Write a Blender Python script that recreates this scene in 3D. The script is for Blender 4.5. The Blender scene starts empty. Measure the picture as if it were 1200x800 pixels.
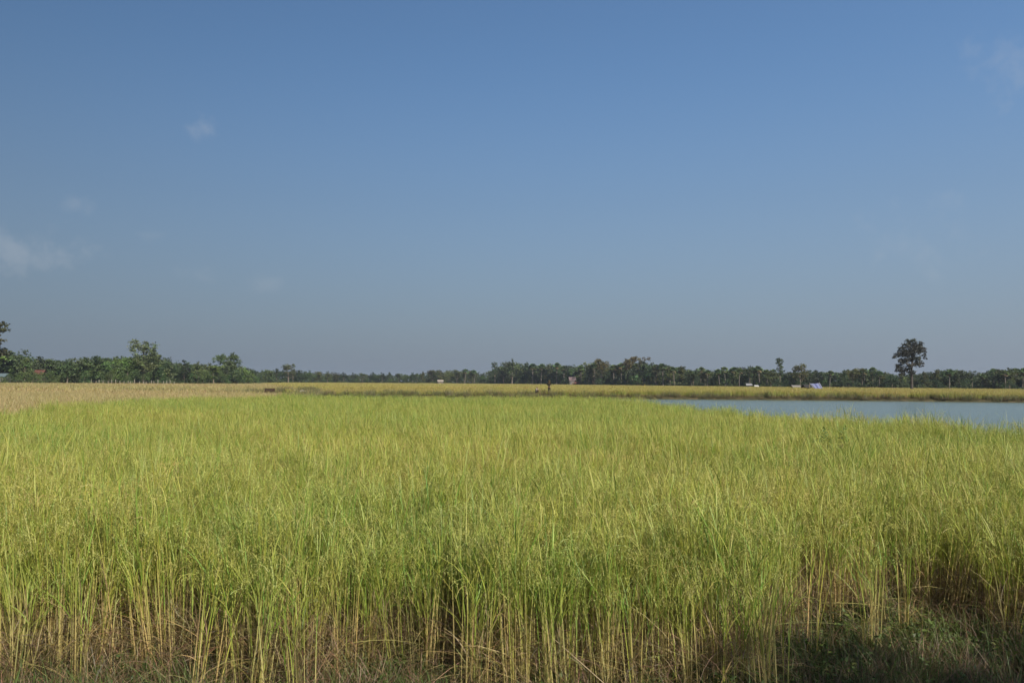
import bpy, math, random
import numpy as np
from mathutils import Vector, Matrix, Euler

random.seed(7)
RNG = np.random.default_rng(7)
R = math.radians
scene = bpy.context.scene
COL = scene.collection

# ------------------------------------------------------------------ camera
CAM_Z = 1.95
PITCH, ROLL, F = R(2.93), R(0.38), 933.0
CAM_ROT = Matrix.Rotation(R(90) + PITCH, 3, 'X') @ Matrix.Rotation(ROLL, 3, 'Z')
cam_d = bpy.data.cameras.new('camera')
cam = bpy.data.objects.new('camera', cam_d)
COL.objects.link(cam)
cam.location = (0, 0, CAM_Z)
cam.rotation_euler = CAM_ROT.to_euler()
cam_d.sensor_width = 36
cam_d.lens = 28
cam_d.clip_start = 0.05
cam_d.clip_end = 20000
scene.camera = cam


def ray(px, py):
    return (CAM_ROT @ Vector(((px - 600) / F, (400 - py) / F, -1))).normalized()


def px_x(px, y):
    """world X of the picture column px at depth y"""
    v = ray(px, 446)
    return v.x / v.y * y


def hor(px):
    return 443.75 + 0.0066 * px


# ------------------------------------------------------------------ helpers
def tag(o, label=None, cat=None, group=None, kind=None):
    if label: o['label'] = label
    if cat: o['category'] = cat
    if group: o['group'] = group
    if kind: o['kind'] = kind
    return o


def empty(name, loc, rz=0.0):
    o = bpy.data.objects.new(name, None)
    o.location = loc
    o.rotation_euler = (0, 0, rz)
    o.empty_display_size = 0.2
    COL.objects.link(o)
    return o


class MB:
    """collects vertices, faces and a per-vertex material colour for one mesh"""
    def __init__(self):
        self.v, self.f, self.c, self.n = [], [], [], 0

    def add(self, v, f, c):
        v = np.asarray(v, float)
        c = np.asarray(c, float)
        if c.ndim == 1: c = np.tile(c, (len(v), 1))
        self.v.append(v); self.c.append(c)
        self.f.extend([tuple(i + self.n for i in q) for q in f])
        self.n += len(v)

    def ribbon(self, pts, wid, side, cols):
        pts = np.asarray(pts, float); k = len(pts)
        wid = np.broadcast_to(np.asarray(wid, float), (k,))
        side = np.asarray(side, float)
        off = side[None, :] * wid[:, None] * 0.5
        v = np.empty((2 * k, 3)); v[0::2] = pts - off; v[1::2] = pts + off
        c = np.asarray(cols, float)
        if c.ndim == 1: c = np.tile(c, (k, 1))
        self.add(v, [(2 * i, 2 * i + 1, 2 * i + 3, 2 * i + 2) for i in range(k - 1)], np.repeat(c, 2, axis=0))

    def tube(self, pts, rad, col, n=6, cap=True):
        pts = [Vector(p) for p in pts]; k = len(pts)
        vs = []
        for i, p in enumerate(pts):
            t = (pts[min(i + 1, k - 1)] - pts[max(i - 1, 0)]).normalized()
            a = t.orthogonal().normalized() if abs(t.z) < .95 else Vector((1, 0, 0))
            a = (a - t * a.dot(t)).normalized(); b = t.cross(a)
            r = rad[i] if hasattr(rad, '__len__') else rad
            for j in range(n):
                w = 2 * math.pi * j / n
                vs.append(p + (a * math.cos(w) + b * math.sin(w)) * r)
        fs = [(i * n + j, i * n + (j + 1) % n, (i + 1) * n + (j + 1) % n, (i + 1) * n + j) for i in range(k - 1) for j in range(n)]
        if cap:
            fs.append(tuple(range(n - 1, -1, -1))); fs.append(tuple((k - 1) * n + j for j in range(n)))
        self.add([tuple(v) for v in vs], fs, col)

    def box(self, lo, hi, col):
        x0, y0, z0 = lo; x1, y1, z1 = hi
        v = [(x0, y0, z0), (x1, y0, z0), (x1, y1, z0), (x0, y1, z0), (x0, y0, z1), (x1, y0, z1), (x1, y1, z1), (x0, y1, z1)]
        self.add(v, [(3, 2, 1, 0), (4, 5, 6, 7), (0, 1, 5, 4), (1, 2, 6, 5), (2, 3, 7, 6), (3, 0, 4, 7)], col)

    def quads(self, cen, a, b, cols):
        """leaf-sized four-sided faces: centres, half axes"""
        n = len(cen)
        v = np.empty((n, 4, 3))
        v[:, 0] = cen - a; v[:, 1] = cen - b * .8; v[:, 2] = cen + a; v[:, 3] = cen + b * .8
        base = np.arange(n) * 4
        self.add(v.reshape(-1, 3), np.stack([base, base + 1, base + 2, base + 3], 1).tolist(), np.repeat(cols, 4, axis=0))

    def mesh(self, name, mat, smooth=False):
        me = bpy.data.meshes.new(name)
        v = np.concatenate(self.v)
        me.from_pydata(v.tolist(), [], self.f)
        at = me.attributes.new('col', 'FLOAT_COLOR', 'POINT')
        c = np.concatenate(self.c)
        at.data.foreach_set('color', np.concatenate([c, np.ones((len(c), 1))], 1).astype(np.float32).ravel())
        if smooth: me.polygons.foreach_set('use_smooth', [True] * len(me.polygons))
        me.materials.append(mat)
        me.update()
        return me

    def build(self, name, mat, parent=None, smooth=False):
        o = bpy.data.objects.new(name, self.mesh(name, mat, smooth))
        COL.objects.link(o)
        if parent: o.parent = parent
        return o


def unit(v):
    v = np.asarray(v, float)
    return v / (np.linalg.norm(v, axis=-1, keepdims=True) + 1e-9)


# ------------------------------------------------------------------ materials
def new_mat(name):
    m = bpy.data.materials.new(name); m.use_nodes = True
    nt = m.node_tree
    for n in list(nt.nodes): nt.nodes.remove(n)
    out = nt.nodes.new('ShaderNodeOutputMaterial')
    return m, nt, out


def plant_mat(name, transl=0.35, inst=True, rough=0.6, noise=0.0, spec=True):
    """plant colour from the mesh's own colours; small variation from plant to plant"""
    m, nt, out = new_mat(name)
    N, L = nt.nodes.new, nt.links.new
    a = N('ShaderNodeAttribute'); a.attribute_name = 'col'
    col = a.outputs['Color']
    hs = N('ShaderNodeHueSaturation')
    if inst:
        t = N('ShaderNodeAttribute'); t.attribute_type = 'INSTANCER'; t.attribute_name = 'tint'
        src = t.outputs['Fac']
    else:
        oi = N('ShaderNodeObjectInfo'); src = oi.outputs['Random']
        mx = N('ShaderNodeMix'); mx.data_type = 'RGBA'; mx.blend_type = 'MULTIPLY'; mx.inputs['Factor'].default_value = 1
        L(col, mx.inputs['A']); L(oi.outputs['Color'], mx.inputs['B']); col = mx.outputs['Result']
    h = N('ShaderNodeMapRange'); h.inputs['To Min'].default_value = .476; h.inputs['To Max'].default_value = .520; L(src, h.inputs['Value'])
    v = N('ShaderNodeMapRange'); v.inputs['To Min'].default_value = 1.14; v.inputs['To Max'].default_value = .92; L(src, v.inputs['Value'])
    L(h.outputs[0], hs.inputs['Hue']); L(v.outputs[0], hs.inputs['Value']); L(col, hs.inputs['Color'])
    d = N('ShaderNodeBsdfDiffuse'); L(hs.outputs[0], d.inputs['Color'])
    res = d.outputs[0]
    if transl > 0:
        tr = N('ShaderNodeBsdfTranslucent'); L(hs.outputs[0], tr.inputs['Color'])
        ms = N('ShaderNodeMixShader'); ms.inputs[0].default_value = transl
        L(res, ms.inputs[1]); L(tr.outputs[0], ms.inputs[2]); res = ms.outputs[0]
    if spec:
        g = N('ShaderNodeBsdfGlossy'); g.inputs['Roughness'].default_value = rough; g.inputs['Color'].default_value = (1, 1, 1, 1)
        m2 = N('ShaderNodeMixShader'); m2.inputs[0].default_value = .03
        L(res, m2.inputs[1]); L(g.outputs[0], m2.inputs[2]); res = m2.outputs[0]
    L(res, out.inputs['Surface'])
    return m


def solid_mat(name, scale=6.0, amount=0.25, rough=0.85):
    """matt surface: the mesh's own colours with weathering noise"""
    m, nt, out = new_mat(name)
    N, L = nt.nodes.new, nt.links.new
    a = N('ShaderNodeAttribute'); a.attribute_name = 'col'
    tc = N('ShaderNodeTexCoord')
    nz = N('ShaderNodeTexNoise'); nz.inputs['Scale'].default_value = scale; nz.inputs['Detail'].default_value = 6
    L(tc.outputs['Object'], nz.inputs['Vector'])
    mr = N('ShaderNodeMapRange'); mr.inputs['From Min'].default_value = .3; mr.inputs['From Max'].default_value = .7
    mr.inputs['To Min'].default_value = 1 - amount; mr.inputs['To Max'].default_value = 1 + amount; L(nz.outputs[0], mr.inputs['Value'])
    vm = N('ShaderNodeVectorMath'); vm.operation = 'SCALE'; L(a.outputs['Color'], vm.inputs[0]); L(mr.outputs[0], vm.inputs['Scale'])
    p = N('ShaderNodeBsdfPrincipled'); p.inputs['Roughness'].default_value = rough; p.inputs['Specular IOR Level'].default_value = .2
    L(vm.outputs[0], p.inputs['Base Color']); L(p.outputs[0], out.inputs['Surface'])
    bp = N('ShaderNodeBump'); bp.inputs['Strength'].default_value = .3; bp.inputs['Distance'].default_value = .02
    L(nz.outputs[0], bp.inputs['Height']); L(bp.outputs[0], p.inputs['Normal'])
    return m


M_RICE = plant_mat('rice_plant', .40)
M_WEED = plant_mat('weed_leaf', .3)
M_LEAF = plant_mat('tree_leaf', .22, inst=False)
M_LEAF_FAR = plant_mat('wood_leaf', .22, inst=True)
M_BARK = solid_mat('bark', 5, .35)
M_PAINT = solid_mat('weathered_surface', 3, .15)
M_CLOTH = solid_mat('cloth', 12, .15, .9)
M_SKIN = solid_mat('skin', 8, .08, .6)
M_WOOD = solid_mat('old_wood', 14, .3)

# ------------------------------------------------------------------ terrain
WATER_Z = -0.27
# outline of the pond (water line), in metres
POND = np.array([(18.0, 10.5), (13.2, 14.2), (11.2, 16.8), (9.5, 19.7), (8.5, 24.5), (8.0, 30), (7.5, 36), (7.2, 42), (6.2, 45.4), (3.0, 46.6), (-4, 47.4), (-12.2, 48.6),
                 (-15.5, 60), (-19.5, 80), (-26.5, 110.2), (-10, 111.6), (8, 111.4), (25, 111.8), (44, 110.6), (58, 108.0), (70, 104.0), (95, 99), (120, 95), (120, 8), (40, 7)])


def pond_sd(x, y):
    """signed distance to the pond outline, negative over water"""
    x = np.asarray(x, float); y = np.asarray(y, float)
    d = np.full(x.shape, 1e9); ins = np.zeros(x.shape, bool)
    n = len(POND)
    for i in range(n):
        ax, ay = POND[i]; bx, by = POND[(i + 1) % n]
        ex, ey = bx - ax, by - ay
        t = np.clip(((x - ax) * ex + (y - ay) * ey) / (ex * ex + ey * ey), 0, 1)
        d = np.minimum(d, np.hypot(x - ax - t * ex, y - ay - t * ey))
        c = ((ay > y) != (by > y)) & (x < ex * (y - ay) / (ey + 1e-12) + ax)
        ins ^= c
    return np.where(ins, -d, d)


def wob(x, y, s, k=0.0):
    return (np.sin(x * s + 1.3 * k) * np.cos(y * s * 1.17 + 2.1 * k) + .5 * np.sin(x * s * 2.3 + y * s * 1.9 + k) + .35 * np.sin(-x * s * 3.7 + y * s * 4.3 + 2 * k)) / 1.85


def ground_z(x, y):
    x = np.asarray(x, float); y = np.asarray(y, float)
    sd = pond_sd(x, y) + .35 * wob(x, y, .55, 2)
    t = np.clip((sd + 1.3) / 1.8, 0, 1)
    z = -1.2 + 1.2 * (t * t * (3 - 2 * t))
    z = z + .10 * np.exp(-((sd - 1.2) / .8) ** 2)            # low bund round the water
    z = z + .50 * np.exp(-((x + 28.4) / 5.0) ** 2 - ((y - 98.8) / 2.8) ** 2)   # old spoil heap on the dyke
    z = z + .30 * np.exp(-((x - 4.6) / 2.6) ** 2 - ((y - 112.6) / 1.0) ** 2)
    near = np.clip((14 - np.hypot(x, y)) / 8, 0, 1)
    z = z + near * (.025 * wob(x, y, 2.1, 1) + .014 * wob(x, y, 6.3, 4))
    return z + .03 * wob(x, y, .2, 3) * (sd > 0)


def geo(a, b, n):
    return np.geomspace(a, b, n)


xs = np.concatenate([-geo(41, 3000, 22)[::-1], np.arange(-40, -8, 1.0), np.arange(-8, 16, .25), np.arange(16, 122, 1.0), geo(125, 3000, 18)])
ys = np.concatenate([-geo(4, 1500, 16)[::-1], np.arange(-3, 12, .25), np.arange(12, 52, .6), np.arange(52, 94, 2.0), np.arange(94, 119, .6), geo(121, 3500, 26)])
X, Y = np.meshgrid(xs, ys)
Z = ground_z(X, Y)
nx, ny = len(xs), len(ys)
gm = bpy.data.meshes.new('ground')
idx = np.arange(nx * ny).reshape(ny, nx)
faces = np.stack([idx[:-1, :-1].ravel(), idx[:-1, 1:].ravel(), idx[1:, 1:].ravel(), idx[1:, :-1].ravel()], 1)
gm.from_pydata(np.stack([X.ravel(), Y.ravel(), Z.ravel()], 1).tolist(), [], faces.tolist())
gm.polygons.foreach_set('use_smooth', [True] * len(gm.polygons))
m, nt, out = new_mat('field_soil')
N, L = nt.nodes.new, nt.links.new
tc = N('ShaderNodeTexCoord')
n1 = N('ShaderNodeTexNoise'); n1.inputs['Scale'].default_value = 1.4; n1.inputs['Detail'].default_value = 10; n1.inputs['Roughness'].default_value = .65
n2 = N('ShaderNodeTexNoise'); n2.inputs['Scale'].default_value = 22; n2.inputs['Detail'].default_value = 8
L(tc.outputs['Object'], n1.inputs['Vector']); L(tc.outputs['Object'], n2.inputs['Vector'])
r1 = N('ShaderNodeValToRGB')
r1.color_ramp.elements[0].position = .35; r1.color_ramp.elements[0].color = (.035, .026, .016, 1)
r1.color_ramp.elements[1].position = .65; r1.color_ramp.elements[1].color = (.085, .062, .034, 1)
e = r1.color_ramp.elements.new(.52); e.color = (.045, .042, .018, 1)
L(n1.outputs[0], r1.inputs[0])
mr = N('ShaderNodeMapRange'); mr.inputs['From Min'].default_value = .3; mr.inputs['From Max'].default_value = .7; mr.inputs['To Min'].default_value = .6; mr.inputs['To Max'].default_value = 1.4
L(n2.outputs[0], mr.inputs['Value'])
vm = N('ShaderNodeVectorMath'); vm.operation = 'SCALE'; L(r1.outputs[0], vm.inputs[0]); L(mr.outputs[0], vm.inputs['Scale'])
p = N('ShaderNodeBsdfPrincipled'); p.inputs['Roughness'].default_value = .95; p.inputs['Specular IOR Level'].default_value = .15
bp = N('ShaderNodeBump'); bp.inputs['Strength'].default_value = .6; bp.inputs['Distance'].default_value = .04
L(n2.outputs[0], bp.inputs['Height']); L(bp.outputs[0], p.inputs['Normal'])
L(vm.outputs[0], p.inputs['Base Color']); L(p.outputs[0], out.inputs['Surface'])
gm.materials.append(m)
ground = bpy.data.objects.new('ground', gm); COL.objects.link(ground)
tag(ground, 'flat brown earth of the rice fields, bare between the plants', 'ground', kind='structure')

# water: a sheet a little wider than the water line; the banks rise through it
cen = POND.mean(0)
wp = []
for i in range(len(POND)):
    a = POND[i - 1]; b = POND[i]; c = POND[(i + 1) % len(POND)]
    t = unit(c - a); nrm = np.array([-t[1], t[0]])
    q = b + nrm * .9
    if pond_sd(q[0], q[1]) < 0: q = b - nrm * .9
    wp.append((q[0], q[1], WATER_Z))
wm = bpy.data.meshes.new('pond_water')
import bmesh
bm = bmesh.new(); vs = [bm.verts.new(v) for v in wp]; bm.faces.new(vs); bmesh.ops.triangulate(bm, faces=bm.faces[:])
bmesh.ops.recalc_face_normals(bm, faces=bm.faces[:])
if sum(f.normal.z for f in bm.faces) < 0: bmesh.ops.reverse_faces(bm, faces=bm.faces[:])
bm.to_mesh(wm); bm.free()
m, nt, out = new_mat('pond_water'); N, L = nt.nodes.new, nt.links.new
p = N('ShaderNodeBsdfPrincipled'); p.inputs['Base Color'].default_value = (.105, .140, .118, 1); p.inputs['Roughness'].default_value = .22; p.inputs['IOR'].default_value = 1.333
tc = N('ShaderNodeTexCoord')
mp = N('ShaderNodeMapping'); mp.inputs['Scale'].default_value = (1.0, 2.2, 1); mp.inputs['Rotation'].default_value = (0, 0, .35); L(tc.outputs['Object'], mp.inputs['Vector'])
n1 = N('ShaderNodeTexNoise'); n1.inputs['Scale'].default_value = 1.7; n1.inputs['Detail'].default_value = 4; L(mp.outputs[0], n1.inputs['Vector'])
bp = N('ShaderNodeBump'); bp.inputs['Strength'].default_value = .5; bp.inputs['Distance'].default_value = .14; L(n1.outputs[0], bp.inputs['Height'])
L(bp.outputs[0], p.inputs['Normal']); L(p.outputs[0], out.inputs['Surface'])
wm.materials.append(m)
water = bpy.data.objects.new('pond_water', wm); COL.objects.link(water)
tag(water, 'grey blue rippled water of the broad pond beyond the green rice', 'water', kind='structure')

# ------------------------------------------------------------------ scatter
def scatter(name, pts, scl, idx, tint, sources, label, cat, tilt=.06, sz=None):
    """ONE object of uncountable plants: points that carry plant meshes"""
    pts = np.asarray(pts, float); n = len(pts)
    me = bpy.data.meshes.new(name); me.vertices.add(n); me.vertices.foreach_set('co', pts.astype(np.float32).ravel())
    rot = np.stack([RNG.normal(0, tilt, n), RNG.normal(0, tilt, n), RNG.uniform(0, 2 * math.pi, n)], 1)
    sz = np.ones(n) if sz is None else sz
    s3 = np.stack([scl, scl, scl * sz], 1)
    for nm, ty, key, arr in (('rot', 'FLOAT_VECTOR', 'vector', rot), ('scl', 'FLOAT_VECTOR', 'vector', s3), ('tint', 'FLOAT', 'value', tint)):
        a = me.attributes.new(nm, ty, 'POINT'); a.data.foreach_set(key, np.asarray(arr, np.float32).ravel())
    a = me.attributes.new('pick', 'INT', 'POINT'); a.data.foreach_set('value', np.asarray(idx, np.int32))
    o = bpy.data.objects.new(name, me); COL.objects.link(o)
    c = bpy.data.collections.new(name + '_plants')
    for s in sources: c.objects.link(s)
    ng = bpy.data.node_groups.new(name, 'GeometryNodeTree')
    ng.interface.new_socket('Geometry', in_out='INPUT', socket_type='NodeSocketGeometry')
    ng.interface.new_socket('Geometry', in_out='OUTPUT', socket_type='NodeSocketGeometry')
    N, L = ng.nodes.new, ng.links.new
    gi, go = N('NodeGroupInput'), N('NodeGroupOutput')
    ci = N('GeometryNodeCollectionInfo'); ci.inputs['Collection'].default_value = c
    ci.inputs['Separate Children'].default_value = True; ci.inputs['Reset Children'].default_value = True
    ip = N('GeometryNodeInstanceOnPoints'); ip.inputs['Pick Instance'].default_value = True
    def na(nm, ty):
        q = N('GeometryNodeInputNamedAttribute'); q.data_type = ty; q.inputs['Name'].default_value = nm
        return next(s for s in q.outputs if s.enabled and s.name == 'Attribute')
    L(gi.outputs[0], ip.inputs['Points']); L(ci.outputs[0], ip.inputs['Instance'])
    L(na('pick', 'INT'), ip.inputs['Instance Index'])
    er = N('FunctionNodeEulerToRotation'); L(na('rot', 'FLOAT_VECTOR'), er.inputs[0]); L(er.outputs[0], ip.inputs['Rotation'])
    L(na('scl', 'FLOAT_VECTOR'), ip.inputs['Scale'])
    L(ip.outputs[0], go.inputs[0])
    md = o.modifiers.new('plants', 'NODES'); md.node_group = ng
    return tag(o, label, cat, kind='stuff')


def src(mb, name, mat):
    return bpy.data.objects.new(name, mb.mesh(name, mat))


# ------------------------------------------------------------------ rice
GREEN = np.array((.165, .270, .028)); LIME = np.array((.320, .345, .054)); STRAW = np.array((.47, .375, .14))
GOLD = np.array((.33, .285, .078)); BROWN = np.array((.185, .130, .066)); PALE = np.array((.52, .43, .22)); EAR = np.array((.35, .345, .085))


def jit(c, s=.12):
    return np.clip(np.asarray(c) * (1 + RNG.normal(0, s)) * (1 + RNG.normal(0, s * .4, 3)), .01, .8)


def rvec():
    return unit(RNG.normal(0, 1, 3))


def hside(d):
    """a horizontal direction across d, with a little twist"""
    s = np.array((-d[1], d[0], 0)) + RNG.normal(0, .35, 3)
    return unit(s)


def leaf(mb, p0, az, up, length, wid, droop, cols, k=5):
    d = np.array((math.cos(az), math.sin(az)))
    pts = []; p = np.array(p0, float); a = up
    for i in range(k):
        pts.append(p.copy())
        st = length / (k - 1)
        p = p + st * np.array((d[0] * math.cos(a), d[1] * math.cos(a), math.sin(a)))
        a -= droop / (k - 1) * (0.5 + i / (k - 1))
    t = np.linspace(0, 1, k)
    mb.ribbon(pts, wid * np.clip(np.minimum(.55 + 2 * t, 1.35 * (1 - t) + .06), .05, 1), hside((d[0], d[1], 0)), cols)


def panicle(mb, p0, az, length, n, ear):
    d = np.array((math.cos(az), math.sin(az)))
    p = np.array(p0, float); a = R(RNG.uniform(62, 85)); pts = []
    for i in range(6):
        pts.append(p.copy())
        p = p + length / 5 * np.array((d[0] * math.cos(a), d[1] * math.cos(a), math.sin(a))); a -= R(RNG.uniform(20, 36))
    pts = np.array(pts)
    mb.ribbon(pts, .003, hside((d[0], d[1], 0)), ear)
    t = RNG.uniform(.12, 1, n) * 4.999
    i = t.astype(int); f = (t - i)[:, None]
    c = pts[i] * (1 - f) + pts[i + 1] * f
    c = c + RNG.normal(0, .010, (n, 3)) + np.stack([np.zeros(n), np.zeros(n), -RNG.uniform(0, .035, n)], 1)
    ax = unit(RNG.normal(0, .5, (n, 3)) + (0, 0, -1)) * .0078
    b = unit(np.cross(ax, RNG.normal(0, 1, (n, 3)))) * .0025
    mb.quads(c, ax, b, np.clip(ear[None] * RNG.normal(1, .16, (n, 1)), .02, .8))


def rice_hill(kind, n_till, h=1.15, grains=16, leafk=5, wmul=1.0):
    """one planted hill: many stems, arching leaves, nodding ears, dead leaves at its foot"""
    mb = MB()
    for _ in range(n_till):
        az = RNG.uniform(0, 2 * math.pi); r0 = abs(RNG.normal(0, .07))
        lean = abs(RNG.normal(0, .06 if kind == 'front' else .09)); hh = h * RNG.uniform(.80, 1.06)
        base = np.array((r0 * math.cos(az), r0 * math.sin(az), -.03))
        d = np.array((math.cos(az), math.sin(az), 0))
        t = np.linspace(0, 1, 5)
        hs = hh * .80
        pts = base + t[:, None] * np.array((0, 0, hs)) + (lean * hs) * (t ** 1.6)[:, None] * d
        ripe = RNG.uniform(0, 1)
        if kind == 'front': ripe = .25 + .75 * ripe
        if kind == 'gold': ripe = .55 + .45 * ripe
        if kind == 'green': ripe *= .75
        low = jit(STRAW if ripe > .2 else LIME * .95); mid = jit(LIME if ripe < .42 else STRAW * .95); top = jit(GREEN * 1.1 if ripe < .55 else LIME)
        if kind == 'gold': mid = jit(STRAW); top = jit(GOLD)
        cs = np.stack([low, low * .6 + mid * .4, mid, mid * .5 + top * .5, top])
        if kind == 'front': mid = jit(STRAW * .95 if RNG.uniform() < .6 else LIME); top = jit(LIME)
        mb.ribbon(pts, np.array((.0075, .007, .0062, .005, .0032)) * wmul, hside(rvec()), cs)
        nl = RNG.integers(2, 5 if kind == 'front' else 6)
        for q in range(nl):                                     # live leaves
            tt = (.44 + .56 * RNG.uniform() ** .75) if kind == 'front' else RNG.uniform(.50, 1.0); j = min(int(tt * 4), 3); p0 = pts[j] + (pts[j + 1] - pts[j]) * (tt * 4 - j)
            live = RNG.uniform(0, 1)
            c = jit(GREEN if live < (.22 if kind == 'front' else .38) else LIME) if kind != 'gold' else jit(GOLD if live < .6 else LIME * .9)
            if tt < .58 and live > .45: c = jit(BROWN * 1.5)
            tip = c * .5 + STRAW * .5 if RNG.uniform() < .5 else c
            cc = np.linspace(0, 1, leafk)[:, None] ** 2; cc = c * (1 - cc) + tip * cc
            leaf(mb, p0, az + RNG.normal(0, 1.1), R(RNG.uniform(55, 86)), RNG.uniform(.20, .40), RNG.uniform(.0045, .0080) * wmul, R(RNG.uniform(5, 95)), cc, leafk)
        if RNG.uniform() < .85:                                 # the ear
            ear = jit(EAR if kind != 'gold' else GOLD, .14)
            if kind == 'green' and RNG.uniform() < .5: ear = jit(LIME, .1)
            panicle(mb, pts[-1], az + RNG.normal(0, .9), RNG.uniform(.17, .25), grains, ear)
        for q in range(RNG.integers(3, 7)):                     # withered leaves low on the stem
            p0 = base + (pts[1] - base) * RNG.uniform(.2, 2.0)
            leaf(mb, p0, RNG.uniform(0, 6.28), R(RNG.uniform(-10, 75)), RNG.uniform(.14, .34), .0042 * wmul, R(RNG.uniform(20, 150)), jit(BROWN * 1.15 if RNG.uniform() < .6 else STRAW * .75, .25), 4)
    return mb


near_src = []
for i in range(18):
    k = ('green' if i % 3 == 0 else 'mixed') if i < 10 else 'front'
    near_src.append(src(rice_hill(k, int(RNG.integers(14, 21)), grains=28), 'rice_hill_%02d' % i, M_RICE))


def y_edge(x):
    pts = [(-12, 5.5), (-4, 5.3), (-2.8, 5.2), (-2, 5.35), (-1.3, 5.1), (-.7, 5.45), (-.25, 5.15), (.3, 4.95), (1.1, 4.9), (1.55, 5.05), (1.9, 5.9), (2.25, 6.2), (2.7, 6.6), (3.3, 6.8), (3.8, 6.1), (4.3, 5.9), (6, 6.2), (12, 6.0)]
    return np.interp(x, [q[0] for q in pts], [q[1] for q in pts])


def left_edge(y):
    return np.interp(y, [0, 22, 37, 46], [-13.2, -14.4, -17.6, -14.0])


def grid(x0, x1, y0, y1, s):
    gx, gy = np.meshgrid(np.arange(x0, x1, s), np.arange(y0, y1, s))
    gx = gx.ravel() + RNG.uniform(-.45, .45, gx.size) * s; gy = gy.ravel() + RNG.uniform(-.45, .45, gy.size) * s
    return gx, gy


gx1, gy1 = grid(-20, 20, 4.6, 9, .18)
gx2, gy2 = grid(-20, 20, 9, 22, .20)
gx3, gy3 = grid(-20, 20, 22, 48, .25)
gx = np.concatenate([gx1, gx2, gx3]); gy = np.concatenate([gy1, gy2, gy3])
sd = pond_sd(gx, gy)
keep = (gy > y_edge(gx) + .16 * wob(gx, gy, 5, 6) - .75 * (RNG.uniform(0, 1, len(gx)) < .14) * RNG.uniform(0, 1, len(gx))) & (gx > left_edge(gy) + .3 * wob(gx, gy, .8)) & (sd > 1.15 + .3 * wob(gx, gy, 1.1)) & (np.abs(gx) < .72 * gy + 3.5)
dens = wob(gx, gy, 1.9, 7) + .8 * wob(gx, gy, 4.6, 9)
keep &= ~((dens < -.95) & (gy < 11))
gx, gy = gx[keep], gy[keep]
n = len(gx)
hv = 1.0 + .11 * wob(gx, gy, .55, 5) + .06 * wob(gx, gy, 1.6, 8) + RNG.normal(0, .06, n) + RNG.normal(0, .09, n) * (gy < 10) - .12 * (gy < y_edge(gx) + .35) * RNG.uniform(0, 1, n)
tint = np.clip(.5 + .42 * wob(gx, gy, .35, 11) + .3 * wob(gx, gy, 1.7, 3) + .28 * np.clip((gy - 9) / 26, 0, 1) - .06 + RNG.normal(0, .16, n), 0, 1)
scatter('green_rice', np.stack([gx, gy, ground_z(gx, gy)], 1), np.full(n, 1.0) + RNG.normal(0, .05, n), np.where(RNG.uniform(0, 1, n) < np.interp(gy, [7.2, 10.5], [.80, .15]), RNG.integers(10, 18, n), RNG.integers(0, 10, n)), tint, near_src,
        'tall yellow green rice with nodding ears filling the whole near field', 'rice', .062, hv)

# broken straw and loose dry blades leaning across the front of the rice
mbs = []
for i in range(6):
    mb = MB()
    for _ in range(7):
        az = RNG.uniform(0, 6.28); p0 = np.array((RNG.normal(0, .10), RNG.normal(0, .10), RNG.uniform(0, .25)))
        leaf(mb, p0, az, R(RNG.uniform(5, 60)), RNG.uniform(.3, .8), RNG.uniform(.004, .0075), R(RNG.uniform(-10, 70)), jit(PALE * .85 if RNG.uniform() < .2 else (STRAW if RNG.uniform() < .5 else BROWN * 1.3), .15), 6)
    for _ in range(46):
        p0 = np.array((RNG.normal(0, .14), RNG.normal(0, .14), RNG.uniform(0.02, .42)))
        leaf(mb, p0, RNG.uniform(0, 6.28), R(RNG.uniform(-30, 50)), RNG.uniform(.10, .28), .005, R(RNG.uniform(10, 160)), jit(BROWN * RNG.choice([.6, .9, 1.3]), .2), 4)
    mbs.append(src(mb, 'straw_tangle_%d' % i, M_RICE))
n = 800
sx = RNG.uniform(-6.5, 7, n); sy = y_edge(sx) + RNG.gamma(1.6, .55, n) - .12
scatter('dry_straw', np.stack([sx, sy, ground_z(sx, sy)], 1), RNG.uniform(.7, 1.15, n), RNG.integers(0, 6, n), RNG.uniform(0, 1, n), mbs,
        'brown withered leaves and bent pale straw tangled at the foot of the rice', 'straw', .1)

# ------------------------------------------------------------------ weeds in front of the rice
ws = []
for i in range(8):
    mb = MB()
    if i < 5:                                                   # small leafy weeds
        for _ in range(26):
            az = RNG.uniform(0, 6.28); r = abs(RNG.normal(0, .09)); hh = RNG.uniform(.02, .17)
            c = np.array((r * math.cos(az), r * math.sin(az), hh))
            mb.ribbon([(c[0] * .6, c[1] * .6, -.02), c], .003, hside(rvec()), jit((.06, .07, .02)))
            for q in range(4):
                l = RNG.uniform(.012, .026)
                leaf(mb, c - (0, 0, RNG.uniform(0, hh * .7)), RNG.uniform(0, 6.28), R(RNG.uniform(-20, 50)), l * 1.6, l * .8, R(RNG.uniform(10, 70)), jit(np.array((.075, .110, .020)) * RNG.choice([.7, 1, 1.25]), .2), 4)
    else:                                                       # dry and green grass blades
        for _ in range(60):
            dry = RNG.uniform() < (.75 if i == 7 else .45)
            c = BROWN * RNG.choice([.5, .8, 1.1]) if dry else np.array((.075, .115, .02))
            leaf(mb, (RNG.normal(0, .09), RNG.normal(0, .09), -.01), RNG.uniform(0, 6.28), R(RNG.uniform(20, 88)), RNG.uniform(.08, .30), RNG.uniform(.003, .006), R(RNG.uniform(10, 110)), jit(c, .2), 4)
    ws.append(src(mb, 'weed_%d' % i, M_WEED))
n = 12500
wx = RNG.uniform(-6.8, 8, n); wy = RNG.uniform(2.6, 9.2, n)
k = (wy < y_edge(wx) + np.where(wx > 1.6, .9, .35))
wx, wy = wx[k], wy[k]; n = len(wx)
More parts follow.
